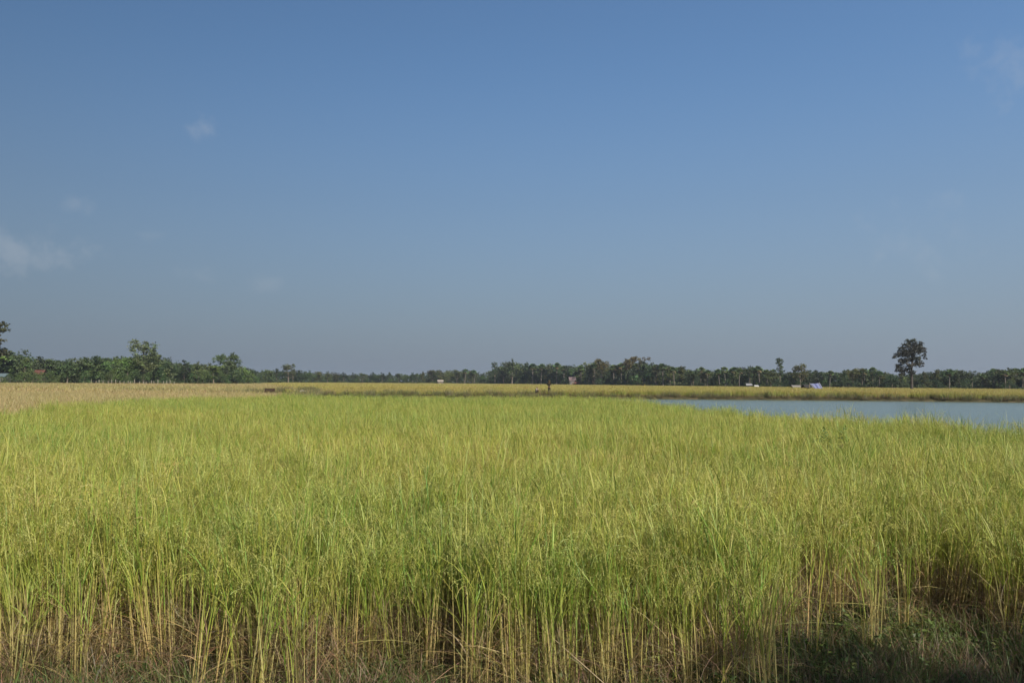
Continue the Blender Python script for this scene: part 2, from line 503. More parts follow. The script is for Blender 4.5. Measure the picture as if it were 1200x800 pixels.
patch = wob(wx, wy, 2.4, 8)
patch = patch - .8 * (wx < -.2)
wi = np.where(patch > .15, RNG.integers(0, 5, n), RNG.integers(5, 8, n)); rr = RNG.uniform(0, 1, n) < .25; wi[rr] = RNG.integers(0, 8, rr.sum())
scatter('weeds', np.stack([wx, wy, ground_z(wx, wy)], 1), RNG.uniform(.6, 1.25, n), wi, RNG.uniform(0, 1, n), ws,
        'low dark green weeds and brown grass on the earth before the rice', 'weeds', .15)

# ------------------------------------------------------------------ bank grass round the pond
bs = []
for i in range(5):
    mb = MB()
    for _ in range(70):
        dry = RNG.uniform() < .18
        c = jit(STRAW * .8, .2) if dry else jit(np.array((.105, .165, .028)) * RNG.choice([.75, 1, 1.3]), .15)
        leaf(mb, (RNG.normal(0, .10), RNG.normal(0, .10), -.03), RNG.uniform(0, 6.28), R(RNG.uniform(50, 88)), RNG.uniform(.45, 1.15), RNG.uniform(.008, .013), R(RNG.uniform(20, 100)), c, 6)
    bs.append(src(mb, 'grass_tuft_%d' % i, M_RICE))
bx, by = grid(-20, 20, 8, 52, .28)
sd = pond_sd(bx, by)
k = (sd > .15) & (sd < 1.55 + .4 * wob(bx, by, 1.3, 5)) & (by < 50) & (bx > -13) & (RNG.uniform(0, 1, len(bx)) < .72)
k &= ~((bx > 5.4) & (bx < 8.2) & (by > 34) & (by < 41) & (sd < .8))
bx, by = bx[k], by[k]; n = len(bx)
scatter('bank_grass', np.stack([bx, by, ground_z(bx, by)], 1), RNG.uniform(.58, .92, n) * (1 + .22 * wob(bx, by, 1.5, 2)), RNG.integers(0, 5, n), RNG.uniform(0, 1, n), bs,
        'long green grass hanging over the near edge of the pond', 'grass', .12)

# ------------------------------------------------------------------ far fields
def field_patch(size, nb, h, wid, cols, ear, lean=.25, hvar=.12, earlen=.22):
    mb = MB()
    for _ in range(nb):
        x, y = RNG.uniform(-size / 2, size / 2, 2) * 1.08
        hh = h * RNG.normal(1, hvar); az = RNG.uniform(0, 6.28); ln = abs(RNG.normal(0, lean)) * hh
        t = np.array((0, .5, .85, 1.0)); d = np.array((math.cos(az), math.sin(az), 0))
        pts = np.array((x, y, 0)) + t[:, None] * np.array((0, 0, hh)) + ln * (t ** 2)[:, None] * d
        low, mid, top = [jit(c, .14) for c in cols[RNG.integers(0, len(cols))]]
        mb.ribbon(pts, np.array((.7, 1, .8, .3)) * wid, hside(rvec()), np.stack([low, mid, top, top]))
        if ear is not None and RNG.uniform() < .7:
            e = jit(ear, .14); tip = pts[-1]
            q = np.array([pts[2], tip + d * .05, tip + d * (.05 + earlen * .5) + (0, 0, -earlen * .45)])
            mb.ribbon(q, np.array((.4, 1.1, .5)) * wid, hside(rvec()), e)
    return mb


STUB = np.array((.345, .285, .125))
GCOL = [(BROWN * 1.05, GREEN * 1.2, LIME), (BROWN * 1.2, STRAW * .85, GOLD), (BROWN * 1.1, LIME, GOLD)]
g1 = [src(field_patch(1.5, 330, 1.0, .022, GCOL, GOLD), 'gold_patch_%d' % i, M_RICE) for i in range(5)]
g2 = [src(field_patch(4.0, 420, .95, .075, [(STRAW, GOLD, GOLD), (LIME, LIME, GOLD), (STRAW, GOLD * .95, LIME)], GOLD), 'gold_strip_%d' % i, M_RICE) for i in range(4)]
g3 = [src(field_patch(1.2, 230, .42, .016, [(STUB * .8, STUB, STUB * 1.15), (STUB * .8, STUB, STUB), (BROWN, STUB, GOLD * .9)], None, .5, .3), 'stubble_%d' % i, M_RICE) for i in range(4)]
g4 = [src(field_patch(4.0, 380, .50, .06, [(STUB, STUB, STUB), (STUB, GOLD * .9, STUB), (BROWN * 1.3, STUB, GOLD * .95)], None, .5, .3), 'stubble_strip_%d' % i, M_RICE) for i in range(4)]

D_PX = [-60, 100, 200, 280, 320, 400, 560, 640, 700, 780, 860, 1000, 1200, 1280]
D_M = [252, 262, 285, 320, 430, 540, 530, 470, 410, 350, 312, 288, 258, 250]


def tree_d(px):
    return np.interp(px, D_PX, D_M)


def tree_d_at(x, y):
    return tree_d(600 + F * x / np.maximum(y, 1))


fx1, fy1 = grid(-62, 105, 98, 165, 1.15)
sd = pond_sd(fx1, fy1)
lb = np.interp(fy1, [48, 111, 165, 600], [-14, -31, -46, -190])           # line between straw field and golden rice
k = (sd > 1.0 + .5 * wob(fx1, fy1, .4)) & (fx1 > lb) & (np.abs(fx1) < .70 * fy1 + 6)
bund = np.abs(fy1 - (131 + .05 * fx1)) < .7
k &= ~bund
fx1, fy1 = fx1[k], fy1[k]; n = len(fx1)
t1 = np.clip(.45 + .3 * wob(fx1, fy1, .06, 3) + .15 * wob(fx1, fy1, .3, 5) + RNG.normal(0, .12, n), 0, 1)
scatter('golden_rice', np.stack([fx1, fy1, ground_z(fx1, fy1)], 1), np.ones(n), RNG.integers(0, 5, n), t1, g1,
        'ripe golden rice standing along the far bank of the pond', 'rice', .05, (RNG.normal(.80, .07, n) + .05 * wob(fx1, fy1, .12, 2)) * np.interp(fx1, [-8, 6, 16], [.50, .62, 1.0]))
fx, fy = grid(-240, 300, 165, 560, 3.3)
lb = np.interp(fy, [48, 111, 165, 600], [-14, -31, -46, -190])
k = (fx > lb) & (np.abs(fx) < .70 * fy + 8) & (fy < tree_d_at(fx, fy) + 6)
strip = np.abs(((fy + .06 * fx) % 46) - 3) < 1.8
k &= ~strip
fx, fy = fx[k], fy[k]; n = len(fx)
t1 = np.clip(.45 + .3 * wob(fx, fy, .03, 3) + .2 * wob(fx, fy, .11, 5) + RNG.normal(0, .12, n), 0, 1)
scatter('distant_rice', np.stack([fx, fy, np.zeros(n)], 1), np.ones(n), RNG.integers(0, 4, n), t1, g2,
        'golden rice fields running back to the foot of the tree line', 'rice', .03, RNG.normal(.75, .06, n))
fx1, fy1 = grid(-75, -9, 12, 90, 1.0)
k = (fx1 < left_edge(np.minimum(fy1, 46)) - .6) & (pond_sd(fx1, fy1) > 2.0) & (np.abs(fx1) < .72 * fy1 + 6)
fx1, fy1 = fx1[k], fy1[k]; n = len(fx1)
t1 = np.clip(.35 + .3 * wob(fx1, fy1, .12, 3) + RNG.normal(0, .15, n), 0, 1)
scatter('dry_field', np.stack([fx1, fy1, ground_z(fx1, fy1)], 1), np.ones(n), RNG.integers(0, 4, n), t1, g3,
        'cut straw coloured stubble of the dry field on the left', 'stubble', .05, RNG.normal(1, .12, n))
fx, fy = grid(-330, -20, 88, 560, 3.2)
lb = np.interp(fy, [48, 111, 165, 600], [-14, -31, -46, -190])
k = (fx < lb) & (np.abs(fx) < .70 * fy + 8) & (fy < tree_d_at(fx, fy) + 6) & (pond_sd(fx, fy) > 2.6) & (np.hypot((fx + 27) / 1.7, fy - 96.5) > 5)
strip = np.abs(((fy + .04 * fx) % 70) - 3) < 1.7
k &= ~strip
fx, fy = fx[k], fy[k]; n = len(fx)
t1 = np.clip(.4 + .3 * wob(fx, fy, .04, 3) + RNG.normal(0, .15, n), 0, 1)
scatter('distant_stubble', np.stack([fx, fy, np.zeros(n)], 1), np.ones(n), RNG.integers(0, 4, n), t1, g4,
        'dry straw fields stretching back to the wood on the left', 'stubble', .03, RNG.normal(1, .1, n))
# rough grey green grass along the dykes
dk = [src(field_patch(1.2, 170, .55, .02, [(BROWN * .7, (.10, .115, .045), (.13, .14, .055)), (BROWN * .8, BROWN, STRAW * .6), ((.05, .06, .02), (.075, .10, .03), (.10, .12, .04))], None, .6, .4), 'dyke_grass_%d' % i, M_RICE) for i in range(4)]
P = []
for (x0, y0, x1, y1, w, nn) in [(-13, 49.5, -26, 106, 1.6, 260), (-26, 105, 70, 99.2, .5, 0), (-30, 104, -55, 108, 1.2, 60), (-15, 18, -15.5, 44, .35, 45)]:
    for _ in range(nn):
        t = RNG.uniform(); P.append((x0 + (x1 - x0) * t - RNG.uniform(0, w), y0 + (y1 - y0) * t + RNG.normal(0, w * .4)))
bx, by = grid(-30, 105, 90, 117, .8)
sd = pond_sd(bx, by); k = (sd > .1) & (sd < 1.5) & (RNG.uniform(0, 1, len(bx)) < .75 + .3 * wob(bx, by, .25, 4)) & (by > 90)
P += list(zip(bx[k], by[k]))
for _ in range(70): P.append((-28 + RNG.normal(0, 3.8), 98.5 + RNG.normal(0, 1.6)))
P = np.array(P)
for qx, qy, w in ((px_x(316.5, 99), 99, 1.0), (px_x(355, 97), 97, .8), (px_x(346, 98), 98, .7), (px_x(361, 95), 95, .6)):
    P = P[~((np.abs(P[:, 0] - qx * P[:, 1] / qy) < w) & (P[:, 1] > qy - 7) & (P[:, 1] < qy + .6))]
P = P[pond_sd(P[:, 0], P[:, 1]) > .05]; n = len(P)
scatter('dyke_grass', np.stack([P[:, 0], P[:, 1], ground_z(P[:, 0], P[:, 1])], 1), RNG.uniform(.6, 1.1, n), RNG.integers(0, 4, n), RNG.uniform(0, 1, n), dk,
        'rough brownish green grass on the dykes around the far water', 'grass', .08)

# ------------------------------------------------------------------ trees
LEAFC = np.array((.050, .075, .024))


def trunk_mb(h, r, top=.75, limbs=6, spread=2.2, crown0=.35, col=(.16, .13, .10)):
    mb = MB()
    k = 7; bend = RNG.normal(0, .02, 2) * h
    tr = [np.array((bend[0] * (i / (k - 1)) ** 2, bend[1] * (i / (k - 1)) ** 2, h * top * i / (k - 1) - (.15 if i == 0 else 0))) for i in range(k)]
    mb.tube(tr, [r * (1.35 if i == 0 else 1) * (1 - .75 * i / (k - 1)) for i in range(k)], col, 8)
    ends = []
    for j in range(limbs):
        t = crown0 + (1 - crown0) * (j + RNG.uniform(.1, .9)) / limbs; i = min(int(t * (k - 1)), k - 2)
        p = tr[i] + (tr[i + 1] - tr[i]) * (t * (k - 1) - i)
        az = j * 2.4 + RNG.uniform(-.4, .4); ln = spread * RNG.uniform(.6, 1) * (1.1 - .45 * t)
        q = [p]
        el = R(RNG.uniform(18, 50))
        for s in range(3):
            q.append(q[-1] + ln / 3 * np.array((math.cos(az) * math.cos(el), math.sin(az) * math.cos(el), math.sin(el)))); el += .15; az += RNG.normal(0, .2)
        mb.tube(q, [r * .42 * (1 - .7 * t), r * .3 * (1 - .6 * t), r * .2, r * .08], col, 5)
        ends.append(q[-1]); ends.append(q[2])
    ends.append(tr[-1])
    return mb, ends


def crown_mb(lobes, n, size, col, var=.22, flat=.75):
    """leaves in ragged clumps: each lobe is (centre, radii)"""
    mb = MB()
    vol = np.array([l[1][0] * l[1][1] * l[1][2] for l in lobes]) ** .75; vol /= vol.sum()
    for (c, rad), w in zip(lobes, vol):
        tone = np.asarray(col) * (1 + RNG.normal(0, var)) * (1 + RNG.normal(0, .06, 3))
        m = max(int(n * w), 8)
        sub = max(m // 14, 2)
        u = unit(RNG.normal(0, 1, (sub, 3))) * (RNG.uniform(.15, 1, (sub, 1)) ** .45)
        cc = np.asarray(c) + u * np.asarray(rad)
        tones = tone[None] * RNG.normal(1, .16, (sub, 1))
        pick = RNG.integers(0, sub, m)
        p = cc[pick] + RNG.normal(0, 1, (m, 3)) * np.asarray(rad) * .17
        a = unit(RNG.normal(0, 1, (m, 3)) * (1, 1, flat)) * (size * RNG.uniform(.55, 1.2, (m, 1)))
        b = unit(np.cross(a, RNG.normal(0, 1, (m, 3)))) * (size * .6 * RNG.uniform(.6, 1.1, (m, 1)))
        mb.quads(p, a, b, np.clip(tones[pick] * RNG.normal(1, .12, (m, 1)), .008, .5))
    return mb


def broadleaf(kind):
    """returns (trunk mesh, crown mesh, height) of one kind of tree, ten metres tall"""
    H = 10.0
    if kind == 'round':
        tm, e = trunk_mb(H, .22, .75, 8, 3.0, .25)
        lobes = [((RNG.normal(0, 1.5), RNG.normal(0, 1.5), RNG.uniform(3.0, 8.6)), (RNG.uniform(1.1, 1.9),) * 2 + (RNG.uniform(.9, 1.4),)) for _ in range(13)] + [(q, (1.1, 1.1, .9)) for q in e[::2]]
        cm = crown_mb(lobes, 2600, .30, LEAFC, .32)
    elif kind == 'oval':
        tm, e = trunk_mb(H, .2, .85, 8, 2.0, .2)
        lobes = [((RNG.normal(0, .9), RNG.normal(0, .9), z), (RNG.uniform(.9, 1.5) * (1.15 - .07 * z),) * 2 + (1.0,)) for z in np.linspace(2.2, 9.1, 12)] + [(q, (.8, .8, .7)) for q in e[::2]]
        cm = crown_mb(lobes, 2200, .28, LEAFC * .95, .3)
    elif kind == 'spreading':
        tm, e = trunk_mb(H, .3, .7, 10, 4.6, .35)
        lobes = [(q + np.array((0, 0, .5)), (RNG.uniform(1.0, 1.7),) * 2 + (.75,)) for q in e] + [((RNG.normal(0, 1.6), RNG.normal(0, 1.6), RNG.uniform(7, 9.2)), (1.4, 1.4, .8)) for _ in range(6)]
        cm = crown_mb(lobes, 3000, .27, LEAFC * (1.1, .95, .95))
    elif kind == 'dense':
        tm, e = trunk_mb(H, .22, .6, 6, 2.4, .15)
        lobes = [((RNG.normal(0, 1.7), RNG.normal(0, 1.7), RNG.uniform(1.2, 8.0)), (RNG.uniform(1.2, 2.2),) * 2 + (RNG.uniform(1.1, 1.7),)) for _ in range(16)] + [((0, 0, 8.6), (1.2, 1.2, 1.2))]
        cm = crown_mb(lobes, 3000, .31, LEAFC * (.9, .95, .9), .34)
    elif kind == 'thin':
        tm, e = trunk_mb(H, .16, .92, 9, 1.5, .45)
        lobes = [(q, (.8, .8, .6)) for q in e] + [((0, 0, z), (1.0 - .05 * abs(z - 7),) * 2 + (.8,)) for z in (5.2, 6.6, 7.8, 9.0)]
        cm = crown_mb(lobes, 1300, .2, LEAFC * (1.0, 1.0, 1.1))
    elif kind == 'feathery':
        tm, e = trunk_mb(H, .22, .85, 10, 3.6, .2, (.075, .065, .05))
        lobes = [(q, (1.3, 1.3, 1.0)) for q in e] + [((RNG.normal(0, 1.6), RNG.normal(0, 1.3), z), (1.3, 1.3, .9)) for z in (1.8, 2.6, 3.4, 4, 4.6, 5.2, 6.4)] + [((-1.0, 0, 9.0), (1.1, 1.1, .8)), ((-.4, .3, 8.0), (1.3, 1.2, .8)), ((1.5, 0, 8.0), (1.0, 1, .7)), ((1.3, 0, 7), (1.2, 1.2, .7))]
        cm = crown_mb(lobes, 3400, .22, LEAFC * (1.35, 1.3, 1.3))
    elif kind == 'two_lobed':
        tm, e = trunk_mb(H, .24, .7, 7, 2.4, .3)
        lobes = []
        for sx, hh in ((-1.7, 8.7), (1.55, 8.9)):
            lobes += [((sx + RNG.normal(0, .45), RNG.normal(0, .7), hh - RNG.uniform(0, 3.4)), (1.25, 1.2, .95)) for _ in range(9)]
        lobes += [((RNG.normal(0, 1.6), RNG.normal(0, 1.0), RNG.uniform(1.5, 6.3)), (1.6, 1.5, 1.1)) for _ in range(12)]
        cm = crown_mb(lobes, 4600, .25, LEAFC * (1.25, 1.2, 1.2))
    elif kind == 'bush':
        tm, e = trunk_mb(H, .15, .4, 4, 2.5, .1)
        lobes = [((RNG.normal(0, 2.6), RNG.normal(0, 2.2), RNG.uniform(1.0, 7.5)), (2.4, 2.2, 2.1)) for _ in range(12)]
        cm = crown_mb(lobes, 1800, .32, LEAFC * (.95, 1.0, .85))
    return tm.mesh('trunk', M_BARK), cm.mesh('crown', M_LEAF), H


def fan_palm():
    """sugar palm: slim grey trunk, round head of stiff fans, some dead fans hanging"""
    H = 10.0; th = 8.2
    mb = MB()
    sx, sy = RNG.normal(0, .35, 2); k = 8
    pts = [(sx * (i / k) ** 2, sy * (i / k) ** 2, th * i / k - (.15 if i == 0 else 0)) for i in range(k + 1)]
    mb.tube(pts, [.26 if i == 0 else .17 - .004 * i + (.05 if i >= k - 1 else 0) for i in range(k + 1)], (.115, .10, .085), 8)
    top = np.array(pts[-1])
    cb = MB()
    for i in range(30):
        az = i * 2.399 + RNG.normal(0, .15); el = R(-55 + 140 * ((i + .5) / 30)) + RNG.normal(0, .08)
        dead = el < R(-30)
        d = np.array((math.cos(az) * math.cos(el), math.sin(az) * math.cos(el), math.sin(el)))
        hub = top + d * RNG.uniform(.75, 1.0)
        c = jit(np.array((.13, .10, .055)) if dead else np.array((.062, .092, .034)) * RNG.choice([.8, 1, 1.3]), .12)
        cb.ribbon([top, hub], .07, unit(np.cross(d, (0.2, .1, 1))), c)
        s = unit(np.cross(d, (0, 0, 1) + RNG.normal(0, .25, 3))); u = np.cross(s, d)
        rad = RNG.uniform(.75, 1.0) * (.75 if dead else 1); nb = 11
        for j in range(nb):                                      # the pleated blades of one fan
            w = R(-105 + 210 * (j + .5) / nb); dr = d * math.cos(w) + s * math.sin(w)
            tip = hub + dr * rad * RNG.uniform(.9, 1.05) - np.array((0, 0, .12 * rad)) + u * (.05 if j % 2 else -.05)
            side = -d * math.sin(w) + s * math.cos(w)
            cb.ribbon([hub, hub + dr * rad * .6 + u * .03, tip], (.02, .24, .03), unit(side), c * RNG.normal(1, .1))
    return mb.mesh('trunk', M_BARK), cb.mesh('crown', M_LEAF), H


PROTO = {k: [broadleaf(k) for _ in range(n)] for k, n in (('round', 3), ('oval', 2), ('spreading', 2), ('dense', 3), ('thin', 2), ('feathery', 1), ('two_lobed', 1), ('bush', 2))}
PROTO['fan_palm'] = [fan_palm() for _ in range(4)]
NAME = {'round': 'round_tree', 'oval': 'oval_tree', 'spreading': 'spreading_tree', 'dense': 'dense_tree', 'thin': 'slender_tree', 'feathery': 'feathery_tree', 'two_lobed': 'forked_tree', 'bush': 'bush', 'fan_palm': 'fan_palm'}
SOURCES = {}
TREES = []      # (px, kind, object) for the labels


def plant_tree(kind, px, d, height, width=1.0, col=(1, 1, 1), rz=None, landmark=None, z=0.0):
    var = RNG.integers(0, len(PROTO[kind])); tm, cm, H = PROTO[kind][var]
    s = height / H
    root = empty(NAME[kind], (px_x(px, d), d, z), RNG.uniform(0, 6.28) if rz is None else rz)
    root.scale = (s * width, s * width, s)
    key = (kind, int(var))
    if key not in SOURCES:
        t = bpy.data.objects.new('trunk', tm); c = bpy.data.objects.new('crown', cm); SOURCES[key] = (t, c)
    else:
        t, c = SOURCES[key][0].copy(), SOURCES[key][1].copy()
    for o in (t, c):
        COL.objects.link(o); o.parent = root
    c.color = (*col, 1)
    TREES.append([px, kind, root, landmark])
    return root


PROF = [(-60, 409), (-20, 411), (0, 408), (6, 406), (12, 413), (20, 415), (35, 416), (52, 418), (72, 419), (80, 424), (86, 420), (95, 419), (105, 416), (120, 415), (130, 419), (139, 414), (150, 416), (180, 414), (192, 419), (200, 425), (207, 423), (216, 421),
        (226, 424), (240, 426), (250, 425), (280, 426), (286, 429), (300, 432), (330, 431), (350, 433), (375, 434), (400, 436), (460, 436), (475, 438), (485, 436), (500, 434), (511, 432), (522, 434), (540, 432), (556, 433), (566, 435), (575, 431),
        (590, 427), (600, 421), (611, 424), (625, 426), (640, 425), (650, 424), (660, 427), (675, 425), (690, 425), (700, 424), (712, 426), (728, 424), (752, 422), (760, 428), (768, 424), (780, 426), (790, 426), (800, 428), (808, 432), (821, 428), (830, 432),
        (850, 430), (870, 428), (885, 428), (900, 432), (925, 434), (950, 431), (960, 433), (975, 431), (985, 434), (995, 430), (1012, 430), (1030, 432), (1045, 437), (1085, 434), (1100, 432), (1115, 430), (1130, 434), (1146, 436), (1160, 431), (1180, 430), (1190, 430), (1240, 431)]


def prof(px):
    return np.interp(px, [q[0] for q in PROF], [q[1] for q in PROF])


def h_at(px, top, d):
    """height of a thing at depth d whose top shows at picture row top"""
    return CAM_Z + (hor(px) - top) * d / F


# trees one would point to
LM = [
    ('spreading', -24, 250, 376, 1.1, (.85, .58, .5), 'tall dark tree at the left edge reaching above all its neighbours'),
    ('feathery', 168, 270, 398, 1.35, (1.05, 1.05, 1.1), 'tallest tree of the wood on the left, pale and feathery with a ragged top'),
    ('two_lobed', 266, 312, 411, 1.15, (1.0, 1.05, 1.1), 'tall pale tree with a crown forked into two rounded heads'),
    ('spreading', 338, 445, 426, .95, (1.05, 1.0, 1.05), 'grey green tree standing above the low wood where the tree line drops'),
    ('thin', 580, 500, 424, 1.25, (.9, .95, 1), 'narrow dark tree standing clear of the wood just left of the high palms'),
    ('round', 600, 490, 420, .95, (.95, 1, .95), 'broad dark tree with the highest top in the clump behind the two people'),
    ('spreading', 705, 400, 419, .8, (1.5, .9, .8), 'brownish spreading tree just right of the red and white house'),
    ('spreading', 741, 375, 416, 1.0, (1.5, .9, .8), 'large brown tinged tree with a flat leaning top, highest of the middle wood'),
    ('thin', 914, 300, 418, 1.15, (.95, 1, 1.1), 'slender tree rising to a pointed top high above the wood behind the pond'),
    ('spreading', 938, 296, 426, .85, (1.15, .95, .85), 'dome topped dark tree rising behind the blue cloth'),
    ('dense', 262, 300, 428, .85, (.75, .85, .85), 'dark dense tree below the pale tree forked into two heads'),
    ('dense', 216, 288, 421, .95, (.85, .95, .85), 'dark rounded tree on the right end of the wood on the left'),
]
for kind, px, d, top, w, col, lab in LM:
    d += 7; plant_tree(kind, px, d, h_at(px, top, d), w, col, rz=0.0 if kind in ('two_lobed', 'feathery') else None, landmark=lab)

# the rest of the tree line, one by one
PALMS = [545, 556, 590, 624, 634, 652, 661, 681, 690, 697, 719, 728, 748, 768, 777, 790, 797, 821, 829, 843, 850, 860, 866, 877, 884, 890, 899, 906, 954, 972, 1013, 1022, 1112, 1151, 1164, 1178, 1190, 1198, 1030, 735, 810, 425, 489]
for px in PALMS:
    d = tree_d(px) + RNG.uniform(-3, 14)
    plant_tree('fan_palm', px, d, h_at(px, prof(px) + RNG.uniform(-2.5, 2.5), d) * .97, RNG.uniform(1.15, 1.4), tuple(RNG.normal(1.2, .15) * np.array((1.05, 1.08, 1.0))))
px = -46.0
while px < 1245:
    d = float(tree_d(px)); step = RNG.uniform(10, 16) * (1.3 if px < 280 else 1) * (.75 if 320 < px < 560 else 1)
    if not any(abs(px - q[1]) < 5 for q in LM):
        kinds = ['dense', 'round', 'dense', 'oval', 'round'] if px < 300 else ['round', 'oval', 'dense', 'round', 'thin', 'spreading', 'dense']
        kind = kinds[RNG.integers(0, len(kinds))]
        dd = d + RNG.uniform(0, 14)
        top = prof(px) + (abs(RNG.normal(0, 2.4)) - 1.6 if px < 300 else (abs(RNG.normal(0, .8)) - .6 if px < 560 else abs(RNG.normal(0, 2.6)) - .6))
        g = RNG.uniform()
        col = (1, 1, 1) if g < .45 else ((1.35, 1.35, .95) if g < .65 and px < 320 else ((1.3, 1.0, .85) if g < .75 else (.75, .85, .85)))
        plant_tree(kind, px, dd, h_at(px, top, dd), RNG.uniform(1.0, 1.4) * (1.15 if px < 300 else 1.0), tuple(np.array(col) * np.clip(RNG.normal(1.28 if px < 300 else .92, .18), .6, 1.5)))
    px += step
for px, top, w in [(158, 432, .9), (171, 434, .9), (266, 438, 1), (580, 442, 1), (666.5, 446.5, .6), (680, 447, .6), (706, 442, 1), (738, 443, 1), (747, 442, 1), (912, 443, 1), (917, 444, 1), (938, 443, 1), (5, 436, 1.0), (24, 434, .9), (39, 431, .75), (55, 431, .75), (47, 434.5, .9), (66, 433, 1.0), (100, 432, .9), (128, 430, .9), (150, 431, 1.0), (190, 432, 1.0), (238, 431, 1), (300, 441, 1.2), (245, 434, 1), (415, 443, 1), (465, 442, 1), (700, 443, 1), (818, 444, 1.0), (995, 441, 1.1), (1060, 443, 1), (1130, 442, 1.2), (1180, 444, 1.2), (1100, 444, 1.3)]:
    d = float(tree_d(px)) - RNG.uniform(4, 9) if px not in (666.5, 680) else 426.0
    plant_tree('bush', px, d, h_at(px, top, d), RNG.uniform(.8, 1.0) * w, tuple(np.array((1.1, 1.2, .9) if px < 320 else (.7, .8, .75)) * RNG.normal(1, .1)))

# ------------------------------------------------------------------ the lone tree
LD = 205.0
lone = empty('lone_tree', (px_x(1068, LD), LD, .05))
tb = MB()
LH = h_at(1068, 395, LD)
k = LH / 14.0
tr = [(0, 0, -.2), (.05, 0, 1.5), (.1, .05, 3.2), (.0, .0, 5.2), (.25, 0, 7.2), (.35, 0, 9.2), (.5, 0, 11.2), (.6, 0, 12.8)]
tb.tube([tuple(np.array(q) * k) for q in tr], [.46, .33, .30, .26, .22, .17, .11, .05], (.055, .046, .04), 9)
limbs = [((.0, 0, 5.0), (-2.2, .6, 6.0)), ((.05, 0, 4.4), (1.2, -.8, 5.6)), ((.2, 0, 6.6), (-3.0, -.4, 8.6)), ((.25, 0, 7.2), (2.4, .5, 8.2)), ((.3, 0, 8.4), (-2.6, .9, 10.4)), ((.35, 0, 9.2), (2.8, -.5, 10.4)),
         ((.3, 0, 8.0), (.5, 2.4, 9.8)), ((.3, 0, 8.6), (.2, -2.4, 10.6)), ((.45, 0, 10.4), (-1.4, .3, 12.6)), ((.5, 0, 10.8), (1.9, .2, 12.4)), ((.1, 0, 5.8), (-.8, -1.8, 7.0))]
for a, b in limbs:
    a, b = np.array(a) * k, np.array(b) * k
    tb.tube([a, (a + b) / 2 + (0, 0, -.25), b], [.14, .09, .03], (.10, .085, .07), 6)
tb.build('trunk', M_BARK, lone, True)
lob = [((.2, 0, 13.2), (1.2, 1.2, .55)), ((-.9, .2, 12.4), (1.2, 1.2, .7)), ((1.6, .1, 12.2), (1.5, 1.3, .8)), ((-2.0, .5, 11.0), (1.2, 1.2, .7)), ((.3, 0, 11.3), (1.8, 1.7, .9)), ((2.6, -.4, 10.6), (1.2, 1.2, .7)),
       ((-3.0, .2, 9.5), (1.2, 1.2, .6)), ((-3.9, 0, 8.9), (.9, .9, .35)), ((-1.6, -.3, 9.7), (1.7, 1.6, .8)), ((.2, 1.4, 9.7), (1.6, 1.4, .8)), ((.4, -1.5, 10.3), (1.6, 1.4, .8)), ((3.2, 0, 9.4), (.8, .9, .5)), ((3.6, .2, 8.6), (.5, .6, .35)),
       ((2.0, .3, 7.5), (1.3, 1.2, .65)), ((1.0, -.4, 7.0), (1.1, 1.1, .55)), ((-2.6, .3, 6.8), (1.2, 1.1, .5)), ((-2.9, .3, 5.8), (1.2, 1.2, .7)), ((-1.4, .2, 5.3), (1.3, 1.2, .7)), ((-.2, -.6, 5.0), (.9, 1.0, .7)), ((-2.2, .3, 4.7), (.9, .9, .45)), ((-.6, 0, 7.0), (.8, .9, .5)), ((2.6, .2, 6.6), (.6, .6, .3)), ((-1.6, .2, 8.2), (1.3, 1.2, .7)), ((-.3, .5, 8.2), (1.4, 1.3, .8)), ((1.4, -.3, 8.6), (1.2, 1.2, .7)), ((-2.4, .1, 7.7), (1.0, 1.0, .6)), ((-.9, -.2, 6.2), (1.0, 1.0, .5)), ((-2.1, .2, 10.3), (1.1, 1.1, .6)), ((1.9, 0, 11.2), (1.2, 1.2, .8))]
lob = [(np.array(c) * k, tuple(np.array(r) * k)) for c, r in lob]
crown_mb(lob, 9500, .22, np.array((.029, .029, .018)), .2).build('crown', M_LEAF, lone)
tag(lone, 'tall dark tree standing alone on the far bank of the pond', 'tree')

# ------------------------------------------------------------------ distant wood behind the tree line (reads as one mass)
fs = []
for i in range(5):
    H = 9.0
    lobes = [((RNG.normal(0, 1.8), RNG.normal(0, 1.8), RNG.uniform(1.0, 7.8)), (RNG.uniform(1.2, 2.2),) * 2 + (RNG.uniform(1.0, 1.7),)) for _ in range(15)] + [((0, 0, 8.0), (1.2, 1.2, 1.0))]
    cm = crown_mb(lobes, 1500, .34, LEAFC * (.9, .95, .95))
    t, e = trunk_mb(H, .2, .7, 4, 2.4, .2)
    for a, b in zip(t.v, t.c): pass
    fs.append(src(cm, 'wood_tree_%d' % i, M_LEAF_FAR))
P, S = [], []
for row in range(3):
    px = -80.0
    while px < 1290:
        d = float(tree_d(px)) + 16 + row * 13 + RNG.uniform(-4, 4)
        P.append((px_x(px, d), d, 0)); S.append(max(h_at(px, prof(px) + 2.2 + abs(RNG.normal(0, 1.2)), d), 3) / 9.0)
        px += RNG.uniform(5, 9)
n = len(P)
scatter('distant_wood', P, np.array(S), RNG.integers(0, 5, n), RNG.uniform(0, 1, n), fs, 'unbroken dark green wood closing the horizon behind the single trees', 'wood', .03)
us = []
for i in range(4):
    lobes = [((RNG.normal(0, 1.1), RNG.normal(0, .7), RNG.uniform(.2, 1.5)), (.9, .8, .7)) for _ in range(7)]
    us.append(src(crown_mb(lobes, 360, .22, LEAFC * (.85, .9, .8)), 'undergrowth_%d' % i, M_LEAF_FAR))
P = []
px = -80.0
while px < 1290:
    for q in range(2):
        d = float(tree_d(px)) + RNG.uniform(2, 14); P.append((px_x(px, d), d, 0))
    px += RNG.uniform(2.5, 6)
n = len(P)
